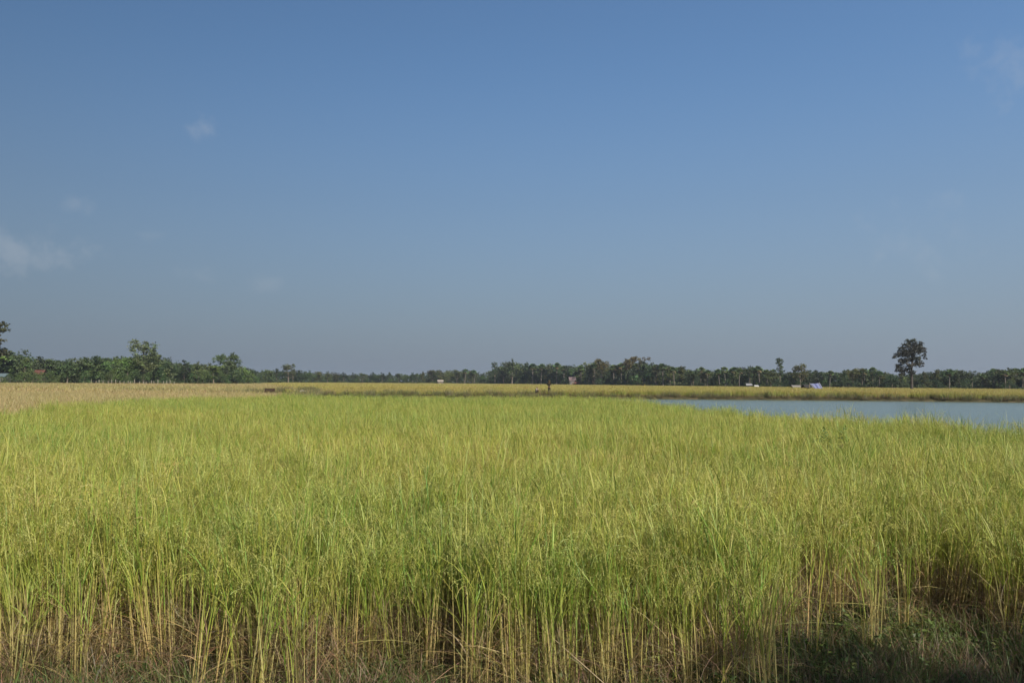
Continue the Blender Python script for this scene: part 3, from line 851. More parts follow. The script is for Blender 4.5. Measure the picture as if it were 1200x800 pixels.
scatter('undergrowth', P, RNG.uniform(.7, 1.4, n), RNG.integers(0, 4, n), RNG.uniform(0, 1, n), us, 'dark bushy undergrowth along the foot of the tree line', 'undergrowth', .05)

# tree labels: each told apart by its look and its place next to something one can find
MARKS = [(0, 'the left edge of the photo'), (47, 'the rust red roof'), (166, 'the tallest feathery tree'), (266, 'the pale forked tree'), (338, 'the grey green tree'), (516, 'the small white house'), (643, 'the standing person'),
         (672, 'the red and white house'), (741, 'the large brown tinged tree'), (885, 'the small white shelter'), (914, 'the slender pointed tree'), (956, 'the blue cloth'), (1068, 'the lone dark tree'), (1200, 'the right edge of the photo')]
WORDS = {'round': 'round headed tree', 'oval': 'oval crowned tree', 'spreading': 'spreading tree', 'dense': 'dense bushy tree', 'thin': 'slim open tree', 'bush': 'low leafy bush', 'fan_palm': 'fan palm'}
CATS = {'bush': 'bush', 'fan_palm': 'palm'}
ORD = ['first', 'second', 'third', 'fourth', 'fifth', 'sixth', 'seventh', 'eighth', 'ninth', 'tenth', 'eleventh', 'twelfth', 'thirteenth', 'fourteenth', 'fifteenth', 'sixteenth']
cnt = {}
def mark_of(px):
    return min(MARKS, key=lambda q: abs(q[0] - px))
for t in sorted((t for t in TREES if t[3] is None), key=lambda t: abs(t[0] - mark_of(t[0])[0])):
    mk = mark_of(t[0]); side = 'right' if t[0] > mk[0] else 'left'
    if mk[0] == 0: side = 'inward' if t[0] >= 0 else 'out'
    if mk[0] == 1200: side = 'inward' if t[0] <= 1200 else 'out'
    key = (t[1], mk[0], side); cnt[key] = cnt.get(key, 0) + 1
    o = ORD[min(cnt[key] - 1, 15)]
    rel = {'right': 'to the right of ' + mk[1], 'left': 'to the left of ' + mk[1], 'inward': 'inward from ' + mk[1], 'out': 'just beyond ' + mk[1]}[side]
    tag(t[2], '%s %s %s' % (o, WORDS[t[1]], rel), CATS.get(t[1], 'tree'), 'palms in the far tree line' if t[1] == 'fan_palm' else ('bushes at the foot of the tree line' if t[1] == 'bush' else 'trees in the far tree line'))
for t in TREES:
    if t[3]: tag(t[2], t[3], 'tree', 'trees in the far tree line')

# a roadside tree behind the camera: its shade falls over the weeds at the corner of the field
rt_ = empty('roadside_tree', (9.4, -5.6, 0))
b = MB(); b.tube([(0, 0, -.2), (.1, 0, 1.5), (0, .1, 3.5), (.15, 0, 6.0), (.1, 0, 8.6)], [.34, .25, .22, .16, .06], (.15, .12, .09), 9)
for q in range(7):
    az = q * .9; b.tube([(0, .05, 3.4 + q * .6), (1.1 * math.cos(az), 1.1 * math.sin(az), 4.3 + q * .6), (1.9 * math.cos(az), 1.9 * math.sin(az), 5.0 + q * .6)], [.11, .07, .03], (.15, .12, .09), 6)
b.build('trunk', M_BARK, rt_, True)
lob = [((-.4 + 2.1 * math.cos(q * 1.1) * (1 - .05 * q), 1.7 * math.sin(q * 1.1) * (1 - .05 * q), 4.6 + q * .42), (1.25, 1.25, .8)) for q in range(11)] + [((.2, 0, 9.0), (1.3, 1.3, .6)), ((-1.6, .3, 8.9), (1.1, 1.1, .5)), ((1.9, 0, 8.4), (1.1, 1.1, .6)), ((0, 0, 7), (1.6, 1.6, 1.0)), ((3.0, 0, 8.3), (1.2, 1.2, .6)), ((3.2, 0, 6.6), (1.2, 1.2, .7))]
crown_mb(lob, 5200, .13, LEAFC).build('crown', M_LEAF, rt_)
tag(rt_, 'broad leafy roadside tree behind the photographer, shading the weeds at the field corner', 'tree')

# ------------------------------------------------------------------ houses at the tree line
def house(name, px, d, w, dep, wall, roof, wc, rc, label, cat, rz=0.0, win=2, open_front=False):
    h = empty(name, (px_x(px, d), d, 0), rz)
    a = MB()
    if open_front:
        for sx in (-1, 1):
            for sy in (-1, 1):
                pb = MB(); pb.tube([(sx * w * .46, sy * dep * .46, -.1), (sx * w * .46, sy * dep * .46, wall)], .07, wc, 6); pb.build('post', M_PAINT, h)
        a.box((-w * .47, dep * .40, 0), (w * .47, dep * .44, wall * .9), wc); a.build('wall', M_PAINT, h)
    else:
        a.box((-w / 2, -dep / 2, -.1), (w / 2, dep / 2, wall), wc)
        for sx in (-1, 1):
            x = sx * w / 2
            a.add([(x, -dep / 2, wall), (x, dep / 2, wall), (x, 0, wall + roof * .92), (x - sx * .12, -dep / 2, wall), (x - sx * .12, dep / 2, wall), (x - sx * .12, 0, wall + roof * .92)], [(0, 1, 2), (5, 4, 3), (0, 3, 4, 1), (1, 4, 5, 2), (2, 5, 3, 0)], wc)
        a.build('wall', M_PAINT, h)
        b = MB(); b.box((-w * .08, -dep / 2 - .05, 0), (w * .12, -dep / 2 - .004, min(2.0, wall * .85)), (.12, .08, .05)); b.build('door', M_PAINT, h)
        for i in range(win):
            x = -w * .32 + i * w * .62
            f = MB(); f.box((x - .42, -dep / 2 - .06, wall * .42), (x + .42, -dep / 2 - .004, wall * .80), (.30, .26, .22)); fr = f.build('window', M_PAINT, h)
            g = MB(); g.box((x - .34, -dep / 2 - .075, wall * .46), (x + .34, -dep / 2 - .063, wall * .76), (.03, .035, .04)); g.build('pane', M_PAINT, fr)
    r = MB(); ov = .35; tk = .08
    for s in (-1, 1):
        e = np.array([(-w / 2 - ov, s * (dep / 2 + ov), wall - ov * roof / (dep / 2)), (w / 2 + ov, s * (dep / 2 + ov), wall - ov * roof / (dep / 2)), (w / 2 + ov, 0, wall + roof), (-w / 2 - ov, 0, wall + roof)])
        v = np.concatenate([e + (0, 0, .02), e + (0, 0, .02 + tk)])
        r.add(v, [(3, 2, 1, 0), (4, 5, 6, 7), (0, 1, 5, 4), (1, 2, 6, 5), (2, 3, 7, 6), (3, 0, 4, 7)], rc)
    r.build('roof', M_PAINT, h)
    return tag(h, label, cat)


house('village_house', 47, 257, 2.4, 2.6, 3.7, 1.1, (.06, .042, .03), (.085, .036, .026), 'small house with a rust red roof half hidden in the wood on the left', 'house', .15)
house('roadside_house', 2, 250, 4.0, 3.0, 2.7, .9, (.06, .062, .06), (.085, .115, .125), 'house with a pale blue metal roof under the trees at the left edge', 'house', -.1)
house('farm_house', 516, 527, 3.3, 3.0, 2.2, 1.0, (.20, .18, .14), (.22, .19, .16), 'small white house in front of the low wood left of centre', 'house', .2)
house('temple_house', 670.5, 433, 3.2, 2.8, 3.4, 1.5, (.14, .12, .12), (.125, .09, .09), 'narrow white house with a steep pale roof between the palms', 'house', 0.1, 2)
house('market_shelter', 676.5, 430, 2.4, 1.9, 1.6, .8, (.12, .09, .08), (.10, .045, .035), 'low red roofed open shelter beside the narrow white house', 'shelter', -.1, open_front=True)
house('field_shelter', 886, 304, 1.05, 1.0, 1.05, .35, (.18, .18, .18), (.32, .32, .32), 'small white shelter under the palms right of centre', 'shelter', .1, open_front=True)
house('field_house', 877.5, 308, 1.7, 1.6, 1.5, .5, (.16, .16, .17), (.19, .19, .20), 'grey house with a pale roof left of the small white shelter', 'house', -.1, 1)
house('tin_hut', 932, 282, 2.6, 2.2, 1.0, .5, (.07, .06, .05), (.17, .155, .14), 'low hut with a dull tin roof left of the blue cloth', 'hut', .1, 1)
house('dark_shed', 945, 176, 1.1, 1.2, 1.4, .4, (.02, .018, .018), (.03, .028, .027), 'tiny black shed standing in the rice beside the blue cloth', 'shed', .2, 0)

# fence of pale posts in front of the wood on the left
fc = empty('post_fence', (px_x(155, 258), 258, 0))
for i in range(22):
    px = 108 + i * 4.6 + RNG.uniform(-1, 1); d = 258 - 0.02 * (px - 155) + RNG.uniform(-.2, .2)
    b = MB(); x = px_x(px, d) - fc.location.x; hh = RNG.uniform(1.3, 2.1); ln = RNG.normal(0, .05)
    b.tube([(x, d - 258, -.2), (x + ln * .5, d - 258, hh * .5), (x + ln, d - 258, hh)], (.10, .09, .08), (.26, .23, .18), 6)
    b.build('post', M_WOOD, fc)
for z in (.7, 1.4):
    b = MB(); b.tube([(px_x(104, 258) - fc.location.x, .0, z), (0, .0, z - .06), (px_x(207, 257.5) - fc.location.x, -.5, z)], .018, (.2, .19, .18), 5); b.build('wire', M_WOOD, fc)
tag(fc, 'fence of pale wooden posts along the foot of the wood on the left', 'fence')

# ------------------------------------------------------------------ things in the fields
# cloth sheet stretched from bamboo poles
cd = 168.0
ct = empty('cloth_sheet', (px_x(956.5, cd), cd, 0))
nu, nv = 15, 11
V, C = [], []
for j in range(nv):
    for i in range(nu):
        u, v = i / (nu - 1), j / (nv - 1)
        x = (-1.45 + 2.1 * u) * (1 - v) + (-.35 + 1.75 * u) * v
        z = (2.15 + .1 * u) * (1 - v) + (.62 - .25 * u) * v - .10 * math.sin(math.pi * u) * (1 - v)
        y = -.9 * v + .09 * math.sin(u * 17 + v * 2) + .05 * math.sin(u * 31)
        V.append((x, y, z))
        blue = (u > .25 and u < .75) or v > .93 and u > .3
        C.append((.11, .125, .245) if .30 < u < .72 and v < .7 else (.15, .16, .24) if v < .8 else (.19, .19, .205))
V = np.array(V); C = np.array(C); nf = nu * nv
mb = MB(); fsx = []
for j in range(nv - 1):
    for i in range(nu - 1):
        q = (j * nu + i, j * nu + i + 1, (j + 1) * nu + i + 1, (j + 1) * nu + i); fsx += [q, tuple(w + nf for w in q[::-1])]
rim = [i for i in range(nu)] + [j * nu + nu - 1 for j in range(1, nv)] + [(nv - 1) * nu + i for i in range(nu - 2, -1, -1)] + [j * nu for j in range(nv - 2, 0, -1)]
for a, b in zip(rim, rim[1:] + rim[:1]): fsx.append((b, a, a + nf, b + nf))
mb.add(np.concatenate([V, V + (0, .012, 0)]), fsx, np.concatenate([C, C]))
mb.build('cloth', M_CLOTH, ct, True)
for x, h in ((-1.45, 2.3), (.65, 2.4)):
    b = MB(); b.tube([(x, .07, -.2), (x + .03, .07, h * .5), (x, .07, h)], .03, (.36, .28, .14), 6); b.build('pole', M_WOOD, ct)
tag(ct, 'pale blue and white cloth sheet hung from poles in the golden rice', 'cloth')

# dark crate on the dyke
kd = 99.0
cr = empty('crate', (px_x(316.5, kd), kd, float(ground_z(px_x(316.5, kd), kd))), .1)
for i in range(3):
    b = MB(); z = .17 + i * .125; b.box((-.5, -.28, z), (.5, -.255, z + .115), (.034, .022, .016)); b.build('plank', M_WOOD, cr)
    b = MB(); b.box((-.5, .255, z), (.5, .28, z + .115), (.034, .022, .016)); b.build('plank', M_WOOD, cr)
for sx in (-1, 1):
    b = MB(); b.box((sx * .5 - (.0 if sx < 0 else .025), -.252, .17), (sx * .5 + (.025 if sx < 0 else 0), .252, .535), (.036, .023, .017)); b.build('end_board', M_WOOD, cr)
    for sy in (-1, 1):
        b = MB(); b.box((sx * .52 - .03, sy * .30 - .02, -.1), (sx * .52 + .03, sy * .30 + .02, .57), (.05, .03, .02)); b.build('corner_post', M_WOOD, cr)
b = MB(); b.box((-.47, -.25, .15), (.47, .25, .168), (.05, .03, .02)); b.build('base_board', M_WOOD, cr)
tag(cr, 'low dark brown wooden crate standing on the dyke left of the pond', 'crate')


def sack(px, d, w, h, col, label, name='sack'):
    """a filled sack lying on its side with a tied neck"""
    x = px_x(px, d); b = MB(); rr = []
    pts = []
    for i in range(10):
        t = i / 9; pts.append((-w / 2 + w * t, .02 * math.sin(t * 9), h * .46))
        rr.append(h * .5 * (math.sin(math.pi * min(t * 1.12 + .06, 1)) ** .45 if t < .86 else .28 + .35 * (t - .86) / .14))
    b.tube(pts, rr, col, 12)
    o = b.build(name, M_CLOTH, None, True); o.location = (x, d, float(ground_z(x, d)) + .22); o.rotation_euler = (0, 0, .2)
    return tag(o, label, 'sack')


sack(355, 97, .75, .34, (.60, .58, .54), 'whitish filled sack lying on the grassy dyke left of the pond')
sack(346, 98, .55, .22, (.34, .31, .27), 'smaller grey sack lying on the dyke beside the whitish one')


def shrub(px, d, w, h, col, label, name='shrub', n=260, leafs=.05):
    x = px_x(px, d); z = float(ground_z(x, d))
    o = empty(name, (x, d, z))
    st = MB()
    for i in range(6):
        az = i * 1.05; st.tube([(0, 0, -.05), (w * .16 * math.cos(az), w * .16 * math.sin(az), h * .4), (w * .34 * math.cos(az), w * .34 * math.sin(az), h * .8)], [.02 * h + .006, .012 * h + .004, .004], (.10, .08, .05), 5)
    st.build('stem', M_BARK, o)
    lobes = [((RNG.normal(0, w * .22), RNG.normal(0, w * .2), h * RNG.uniform(.3, .85)), (w * .24, w * .24, h * .2)) for _ in range(8)]
    crown_mb(lobes, n, leafs, np.array(col)).build('foliage', M_LEAF, o)
    return tag(o, label, 'shrub')


shrub(361, 95, .75, .62, (.035, .045, .018), 'dark little shrub on the dyke beside the whitish sack')
shrub(381, 182, .55, 1.15, (.035, .04, .02), 'dark round shrub alone in the golden field left of centre')
shrub(370, 186, .5, .95, (.06, .07, .03), 'paler shrub alone in the golden field, left of the dark round shrub')
shrub(277, 250, .6, 1.35, (.03, .028, .02), 'dark upright shrub alone in the dry field below the forked tree')
shrub(994, 186, .6, 1.15, (.04, .045, .018), 'left one of two dark shrubs in the rice between blue cloth and lone tree')
shrub(1007, 184, .55, 1.3, (.04, .04, .018), 'right one of two dark shrubs in the rice between blue cloth and lone tree')
shrub(1044, 152, 1.0, .95, (.07, .07, .035), 'brownish shrub on the far bank left of the lone tree trunk')
shrub(1066, 178, 2.2, .75, (.075, .075, .04), 'wide low scrub around the foot of the lone tree')
shrub(971, 13.0, .62, 1.22, (.085, .135, .03), 'leafy dark green weed bush poking out of the rice near the pond', 'weed_bush', 900, .022)
shrub(637, 113, .7, .65, (.06, .075, .03), 'small green shrub on the bank between the two people')
shrub(652, 113, .55, .35, (.05, .06, .03), 'low shrub on the bank right of the standing person')

# muddy stones at the corner of the near bank
for px, d, r in ((790, 38.5, .28), (797, 36.5, .34), (804, 35.0, .25)):
    bm = bmesh.new(); bmesh.ops.create_icosphere(bm, subdivisions=3, radius=r)
    for v in bm.verts: v.co *= 1 + .16 * float(wob(v.co.x * 9 / r * .3 + px, v.co.y * 3 / r, 1.0, v.co.z * 4)); v.co.z *= .6
    me = bpy.data.meshes.new('mud_clod'); bm.to_mesh(me); bm.free()
    a = me.attributes.new('col', 'FLOAT_COLOR', 'POINT'); a.data.foreach_set('color', [.07, .055, .04, 1] * len(me.vertices)); me.materials.append(M_BARK)
    o = bpy.data.objects.new('mud_clod', me); COL.objects.link(o); x = px_x(px, d); o.location = (x, d, float(ground_z(x, d)) + r * .3)
    tag(o, 'dark clod of mud on the near bank at the corner of the pond', 'mud clod', 'mud clods at the pond corner')

# bamboo stake in the rice
sd_ = 150.0
b = MB(); b.tube([(0, 0, -.2), (.02, 0, .9), (.0, 0, 1.75)], (.035, .032, .028), (.45, .36, .10), 7)
o = b.build('bamboo_stake', M_WOOD); o.location = (px_x(755.5, sd_), sd_, 0); tag(o, 'yellow bamboo stake upright in the golden rice across the pond', 'stake')

# ------------------------------------------------------------------ people
def skin_mesh(name, joints, edges, mat, col, parent, sub=2, root=0):
    me = bpy.data.meshes.new(name); me.from_pydata([j[:3] for j in joints], edges, [])
    o = bpy.data.objects.new(name, me); COL.objects.link(o)
    md = o.modifiers.new('s', 'SKIN')
    for i, j in enumerate(joints):
        me.skin_vertices[0].data[i].radius = (j[3], j[4] if len(j) > 4 else j[3])
        me.skin_vertices[0].data[i].use_root = (i == root)
    md.use_smooth_shade = True
    ss = o.modifiers.new('u', 'SUBSURF'); ss.levels = sub; ss.render_levels = sub
    dg = bpy.context.evaluated_depsgraph_get()
    nm = bpy.data.meshes.new_from_object(o.evaluated_get(dg)); o.modifiers.clear(); o.data = nm; nm.name = name
    if 'col' in nm.attributes: nm.attributes.remove(nm.attributes['col'])
    a = nm.attributes.new('col', 'FLOAT_COLOR', 'POINT'); a.data.foreach_set('color', [*col, 1] * len(nm.vertices))
    nm.materials.clear(); nm.materials.append(mat); o.parent = parent
    return o


SK = (.16, .085, .05)
FING = [(.020, .085), (.007, .095), (-.006, .09), (-.019, .075)]


def person_standing(px, d):
    x = px_x(px, d); o = empty('person', (x, d, float(ground_z(x, d))), R(160))
    J = [(0, 0, .86, .12, .09), (0, .0, 1.08, .12, .09), (0, .01, 1.30, .14, .09), (0, .01, 1.42, .05), (0, -.02, 1.50, .055), (0, -.03, 1.58, .085, .095), (0, -.02, 1.66, .06),
         (.09, 0, .80, .08), (.10, -.02, .46, .055), (.10, .0, .10, .038), (.10, -.10, .035, .035), (-.09, 0, .80, .08), (-.10, -.02, .46, .055), (-.10, .03, .10, .038), (-.10, -.07, .035, .035),
         (.18, .0, 1.36, .05), (.25, -.02, 1.14, .04), (.17, -.22, 1.10, .03), (.10, -.28, 1.14, .032), (-.18, .0, 1.36, .05), (-.25, -.02, 1.14, .04), (-.17, -.22, 1.16, .03), (-.10, -.28, 1.20, .032)]
    E = [(0, 1), (1, 2), (2, 3), (3, 4), (4, 5), (5, 6), (0, 7), (7, 8), (8, 9), (9, 10), (0, 11), (11, 12), (12, 13), (13, 14), (2, 15), (15, 16), (16, 17), (17, 18), (2, 19), (19, 20), (20, 21), (21, 22)]
    for s, w in ((1, 18), (-1, 22)):
        bx, by, bz = J[w][:3]
        for q, (dz, ln) in enumerate(FING):
            i = len(J); J += [(bx - s * .03, by - .03, bz + dz, .009), (bx - s * .06, by - .045, bz + dz, .008), (bx - s * .08, by - .02, bz + dz, .007)]; E += [(w, i), (i, i + 1), (i + 1, i + 2)]
        i = len(J); J += [(bx - s * .01, by + .0, bz + .045, .010), (bx - s * .04, by - .01, bz + .06, .008)]; E += [(w, i), (i, i + 1)]
    i = len(J); J += [(0, -.125, 1.575, .014)]; E += [(5, i)]
    skin_mesh('body', J, E, M_SKIN, SK, o)
    skin_mesh('shirt', [(0, 0, .84, .15, .12), (0, 0, 1.08, .145, .115), (0, .01, 1.30, .165, .115), (0, .01, 1.40, .08, .075), (.18, 0, 1.365, .068), (.25, -.02, 1.14, .058), (.19, -.18, 1.11, .045), (-.18, 0, 1.365, .068), (-.25, -.02, 1.14, .058), (-.19, -.18, 1.16, .045)],
              [(0, 1), (1, 2), (2, 3), (2, 4), (4, 5), (5, 6), (2, 7), (7, 8), (8, 9)], M_CLOTH, (.028, .022, .012), o)
    skin_mesh('trousers', [(0, 0, .88, .13, .11), (.09, 0, .78, .10), (.10, -.02, .46, .075), (.10, 0, .16, .055), (-.09, 0, .78, .10), (-.10, -.02, .46, .075), (-.10, .03, .16, .055)], [(0, 1), (1, 2), (2, 3), (0, 4), (4, 5), (5, 6)], M_CLOTH, (.020, .017, .011), o)
    h = MB(); h.tube([(0, -.02, 1.60), (0, -.02, 1.63), (0, -.02, 1.645), (0, -.02, 1.72), (0, -.02, 1.745)], (.20, .195, .10, .095, .05), (.06, .045, .02), 18); h.build('hat', M_CLOTH, o, True)
    o.scale = (1.1, 1.1, 1.1); tag(o, 'person standing on the far bank in dark brown clothes and a hat, arms bent forward', 'person')
    # a sheaf of cut rice held upright before the chest
    s = MB()
    for i in range(70):
        az = RNG.uniform(0, 6.28); r = RNG.uniform(0, .05)
        p = np.array((r * math.cos(az), r * math.sin(az), .80)); q = np.array((r * 1.2 * math.cos(az), r * 1.2 * math.sin(az), 1.2)); t = np.array((.16 * math.cos(az) * RNG.uniform(.3, 1), .16 * math.sin(az) * RNG.uniform(.3, 1), RNG.uniform(1.5, 1.66)))
        s.ribbon([p, q, t], (.012, .014, .018), hside(rvec()), jit(np.array((.055, .042, .018)), .15))
    sh = s.build('rice_sheaf', M_LEAF); bpy.context.view_layer.update(); sh.scale = (1.1,) * 3; sh.location = o.matrix_basis @ Vector((0, -.33, 0)); sh.rotation_euler = o.rotation_euler
    tag(sh, 'brownish sheaf of cut rice held by the standing person', 'sheaf')


def person_crouching(px, d):
    x = px_x(px, d); o = empty('person', (x, d, float(ground_z(x, d)) + .06), R(60))
    J = [(0, .10, .22, .13, .11), (0, .08, .42, .12, .09), (0, -.02, .62, .135, .09), (0, -.06, .73, .05), (0, -.09, .79, .055), (0, -.11, .87, .085, .095), (0, -.10, .95, .06),
         (.10, .04, .20, .08), (.15, -.30, .42, .055), (.14, -.14, .08, .04), (.14, -.26, .035, .035), (-.10, .04, .20, .08), (-.15, -.30, .42, .055), (-.14, -.14, .08, .04), (-.14, -.26, .035, .035),
         (.18, -.04, .68, .05), (.24, -.18, .50, .04), (.16, -.38, .46, .03), (.10, -.43, .45, .032), (-.18, -.04, .68, .05), (-.24, -.18, .50, .04), (-.16, -.38, .46, .03), (-.10, -.43, .45, .032)]
    E = [(0, 1), (1, 2), (2, 3), (3, 4), (4, 5), (5, 6), (0, 7), (7, 8), (8, 9), (9, 10), (0, 11), (11, 12), (12, 13), (13, 14), (2, 15), (15, 16), (16, 17), (17, 18), (2, 19), (19, 20), (20, 21), (21, 22)]
    for s, w in ((1, 18), (-1, 22)):
        bx, by, bz = J[w][:3]
        for q, (dz, ln) in enumerate(FING):
            i = len(J); J += [(bx - s * .02 + dz, by - .035, bz, .009), (bx - s * .03 + dz, by - .065, bz - .015, .008), (bx - s * .03 + dz, by - .08, bz - .04, .007)]; E += [(w, i), (i, i + 1), (i + 1, i + 2)]
        i = len(J); J += [(bx - s * .04, by - .005, bz, .010), (bx - s * .06, by - .03, bz - .01, .008)]; E += [(w, i), (i, i + 1)]
    i = len(J); J += [(0, -.205, .865, .014)]; E += [(5, i)]
    skin_mesh('body', J, E, M_SKIN, SK, o)
    skin_mesh('shirt', [(0, .10, .28, .15, .125), (0, .08, .44, .145, .115), (0, -.02, .62, .16, .115), (0, -.05, .71, .08, .075), (.18, -.04, .685, .068), (.24, -.17, .51, .055), (-.18, -.04, .685, .068), (-.24, -.17, .51, .055)], [(0, 1), (1, 2), (2, 3), (2, 4), (4, 5), (2, 6), (6, 7)], M_CLOTH, (.26, .235, .20), o)
    skin_mesh('trousers', [(0, .10, .22, .145, .125), (.10, .03, .22, .10), (.15, -.29, .42, .075), (.14, -.15, .12, .058), (-.10, .03, .22, .10), (-.15, -.29, .42, .075), (-.14, -.15, .12, .058)], [(0, 1), (1, 2), (2, 3), (0, 4), (4, 5), (5, 6)], M_CLOTH, (.02, .02, .025), o)
    skin_mesh('hair', [(0, -.085, .93, .085), (0, -.06, .88, .08), (0, -.04, .83, .045)], [(0, 1), (1, 2)], M_CLOTH, (.02, .015, .012), o)
    tag(o, 'person crouching at the water edge in dark trousers and pale shirt', 'person')


person_standing(643.5, 112.6)
person_crouching(628.8, 112.5)

# ------------------------------------------------------------------ light and sky
SUN_EL, SUN_AZ = R(36), R(150)       # azimuth measured from the view direction (+Y) towards +X
to_sun = Vector((math.sin(SUN_AZ) * math.cos(SUN_EL), math.cos(SUN_AZ) * math.cos(SUN_EL), math.sin(SUN_EL)))
sl = bpy.data.lights.new('sun', 'SUN'); sl.energy = 4.6; sl.angle = R(.53); sl.color = (1.0, .93, .80)
so = bpy.data.objects.new('sun', sl); COL.objects.link(so); so.rotation_euler = to_sun.to_track_quat('Z', 'Y').to_euler(); so.location = (0, 0, 60)

world = bpy.data.worlds.new('World'); scene.world = world; world.use_nodes = True
nt = world.node_tree
for q in list(nt.nodes): nt.nodes.remove(q)
N, L = nt.nodes.new, nt.links.new
out = N('ShaderNodeOutputWorld'); bg = N('ShaderNodeBackground'); bg.inputs['Strength'].default_value = .070
sky = N('ShaderNodeTexSky'); sky.sky_type = 'NISHITA'; sky.sun_disc = False; sky.sun_elevation = SUN_EL; sky.sun_rotation = SUN_AZ
sky.air_density = 1.0; sky.dust_density = 1.0; sky.ozone_density = 2.0; sky.altitude = 0
tc = N('ShaderNodeTexCoord')
sep = N('ShaderNodeSeparateXYZ'); L(tc.outputs['Generated'], sep.inputs[0])
# grey haze of the low air, thickest at the horizon
hz = N('ShaderNodeMapRange'); hz.interpolation_type = 'SMOOTHSTEP'; hz.inputs['From Min'].default_value = -.02; hz.inputs['From Max'].default_value = .40; hz.inputs['To Min'].default_value = .88; hz.inputs['To Max'].default_value = 0
L(sep.outputs['Z'], hz.inputs['Value'])
hcol = N('ShaderNodeMapRange'); hcol.data_type = 'FLOAT_VECTOR'
hcol.inputs[7].default_value = (-.7, -.7, -.7); hcol.inputs[8].default_value = (.7, .7, .7)
HAZE_L, HAZE_R = (1.30, 1.74, 2.50), (1.88, 2.36, 3.28)
hcol.inputs[9].default_value = HAZE_L; hcol.inputs[10].default_value = HAZE_R
cx = N('ShaderNodeCombineXYZ'); [L(sep.outputs['X'], cx.inputs[i]) for i in range(3)]
L(cx.outputs[0], hcol.inputs[6])
hsv = N('ShaderNodeHueSaturation'); hsv.inputs['Saturation'].default_value = 1.14; L(sky.outputs[0], hsv.inputs['Color'])
gr = N('ShaderNodeMapRange'); gr.inputs['From Min'].default_value = -.6; gr.inputs['From Max'].default_value = .6; gr.inputs['To Min'].default_value = .63; gr.inputs['To Max'].default_value = 1.22; L(sep.outputs['X'], gr.inputs['Value'])
gz = N('ShaderNodeMapRange'); gz.inputs['From Min'].default_value = .22; gz.inputs['From Max'].default_value = .50; gz.inputs['To Min'].default_value = 1.0; gz.inputs['To Max'].default_value = 1.22; L(sep.outputs['Z'], gz.inputs['Value'])
gm_ = N('ShaderNodeMath'); gm_.operation = 'MULTIPLY'; L(gr.outputs[0], gm_.inputs[0]); L(gz.outputs[0], gm_.inputs[1])
vs_ = N('ShaderNodeVectorMath'); vs_.operation = 'SCALE'; L(hsv.outputs[0], vs_.inputs[0]); L(gm_.outputs[0], vs_.inputs['Scale'])
mx = N('ShaderNodeMix'); mx.data_type = 'RGBA'
L(hz.outputs[0], mx.inputs['Factor']); L(vs_.outputs[0], mx.inputs['A']); L(hcol.outputs[1], mx.inputs['B'])
col = mx.outputs['Result']
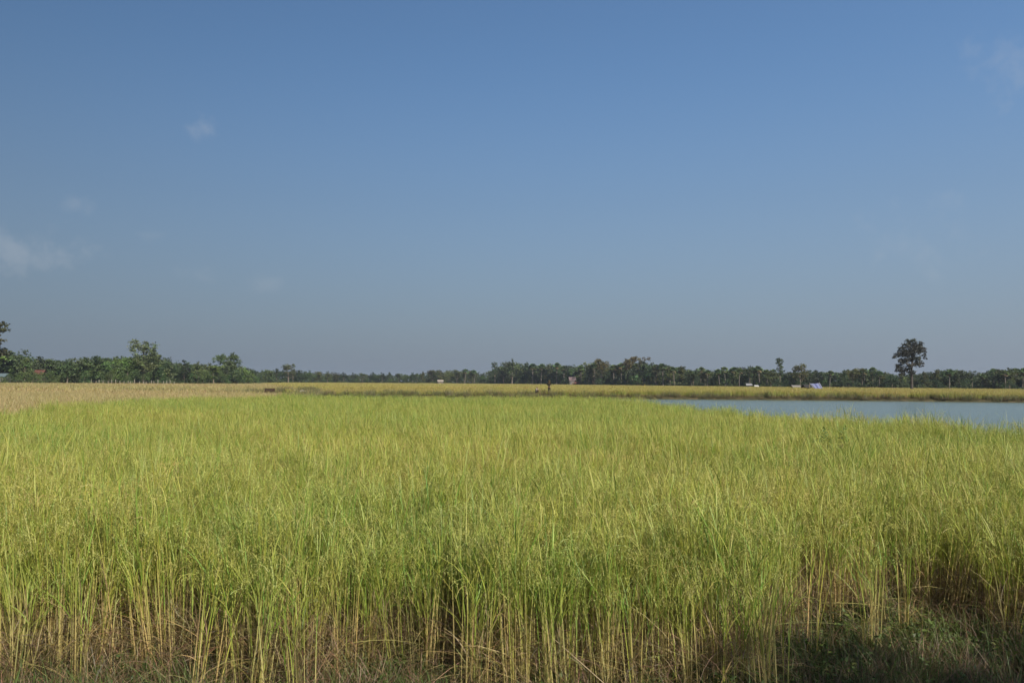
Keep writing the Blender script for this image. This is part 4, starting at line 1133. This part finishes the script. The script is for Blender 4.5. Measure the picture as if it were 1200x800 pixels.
# a few thin scraps of cloud
fb = N('ShaderNodeTexNoise'); fb.inputs['Scale'].default_value = 26; fb.inputs['Detail'].default_value = 7; fb.inputs['Roughness'].default_value = .6; L(tc.outputs['Generated'], fb.inputs['Vector'])
for px, py, rx, ry, amt in [(240, 150, 20, 20, .20), (25, 290, 85, 34, .24), (85, 241, 24, 14, .13), (1185, 72, 55, 42, .16), (1085, 285, 70, 55, .14), (235, 325, 30, 16, .10), (315, 332, 24, 14, .10), (170, 275, 22, 10, .08)]:
    c = ray(px, py); rt = Vector((c.y, -c.x, 0)).normalized(); up = rt.cross(c)
    su = N('ShaderNodeVectorMath'); su.operation = 'SUBTRACT'; L(tc.outputs['Generated'], su.inputs[0]); su.inputs[1].default_value = c
    d1 = N('ShaderNodeVectorMath'); d1.operation = 'DOT_PRODUCT'; L(su.outputs[0], d1.inputs[0]); d1.inputs[1].default_value = rt * (F / rx)
    d2 = N('ShaderNodeVectorMath'); d2.operation = 'DOT_PRODUCT'; L(su.outputs[0], d2.inputs[0]); d2.inputs[1].default_value = up * (F / ry)
    cc = N('ShaderNodeCombineXYZ'); L(d1.outputs['Value'], cc.inputs[0]); L(d2.outputs['Value'], cc.inputs[1])
    ln = N('ShaderNodeVectorMath'); ln.operation = 'LENGTH'; L(cc.outputs[0], ln.inputs[0])
    ad = N('ShaderNodeMath'); ad.operation = 'MULTIPLY_ADD'; L(fb.outputs[0], ad.inputs[0]); ad.inputs[1].default_value = 3.2; 
    sb = N('ShaderNodeMath'); sb.operation = 'SUBTRACT'; sb.inputs[0].default_value = -.85; L(ln.outputs['Value'], sb.inputs[1]); L(sb.outputs[0], ad.inputs[2])
    mr = N('ShaderNodeMapRange'); mr.interpolation_type = 'SMOOTHSTEP'; mr.inputs['From Min'].default_value = -.1; mr.inputs['From Max'].default_value = 1.0; mr.inputs['To Max'].default_value = amt; L(ad.outputs[0], mr.inputs['Value'])
    m2 = N('ShaderNodeMix'); m2.data_type = 'RGBA'; L(mr.outputs[0], m2.inputs['Factor']); L(col, m2.inputs['A']); m2.inputs['B'].default_value = (4.6, 4.9, 5.3, 1)
    col = m2.outputs['Result']
L(col, bg.inputs['Color']); L(bg.outputs[0], out.inputs['Surface'])

# ------------------------------------------------------------------ haze in the air
HAZE = True
if HAZE:
    b = MB(); b.box((-3050, -1550, -3.0), (3050, 3550, 24), (.5, .5, .5))
    m, nt, out = new_mat('air_haze')
    pv = nt.nodes.new('ShaderNodeVolumePrincipled'); pv.inputs['Color'].default_value = (.72, .80, .90, 1); pv.inputs['Density'].default_value = .00017; pv.inputs['Anisotropy'].default_value = .2
    nt.links.new(pv.outputs[0], out.inputs['Volume'])
    hz_o = b.build('haze', m); tag(hz_o, 'thin bluish haze in the air over the fields', 'haze', kind='stuff')

scene.view_settings.view_transform = 'Standard'
scene.view_settings.look = 'None'
scene.view_settings.gamma = 1
scene.view_settings.exposure = 0.6
scene.cycles.max_bounces = 6
scene.cycles.diffuse_bounces = 3
scene.cycles.transmission_bounces = 3
scene.cycles.volume_bounces = 0
scene.cycles.use_adaptive_sampling = True
scene.cycles.adaptive_threshold = .02
scene.cycles.use_denoising = True
scene.cycles.denoiser = 'OPENIMAGEDENOISE'
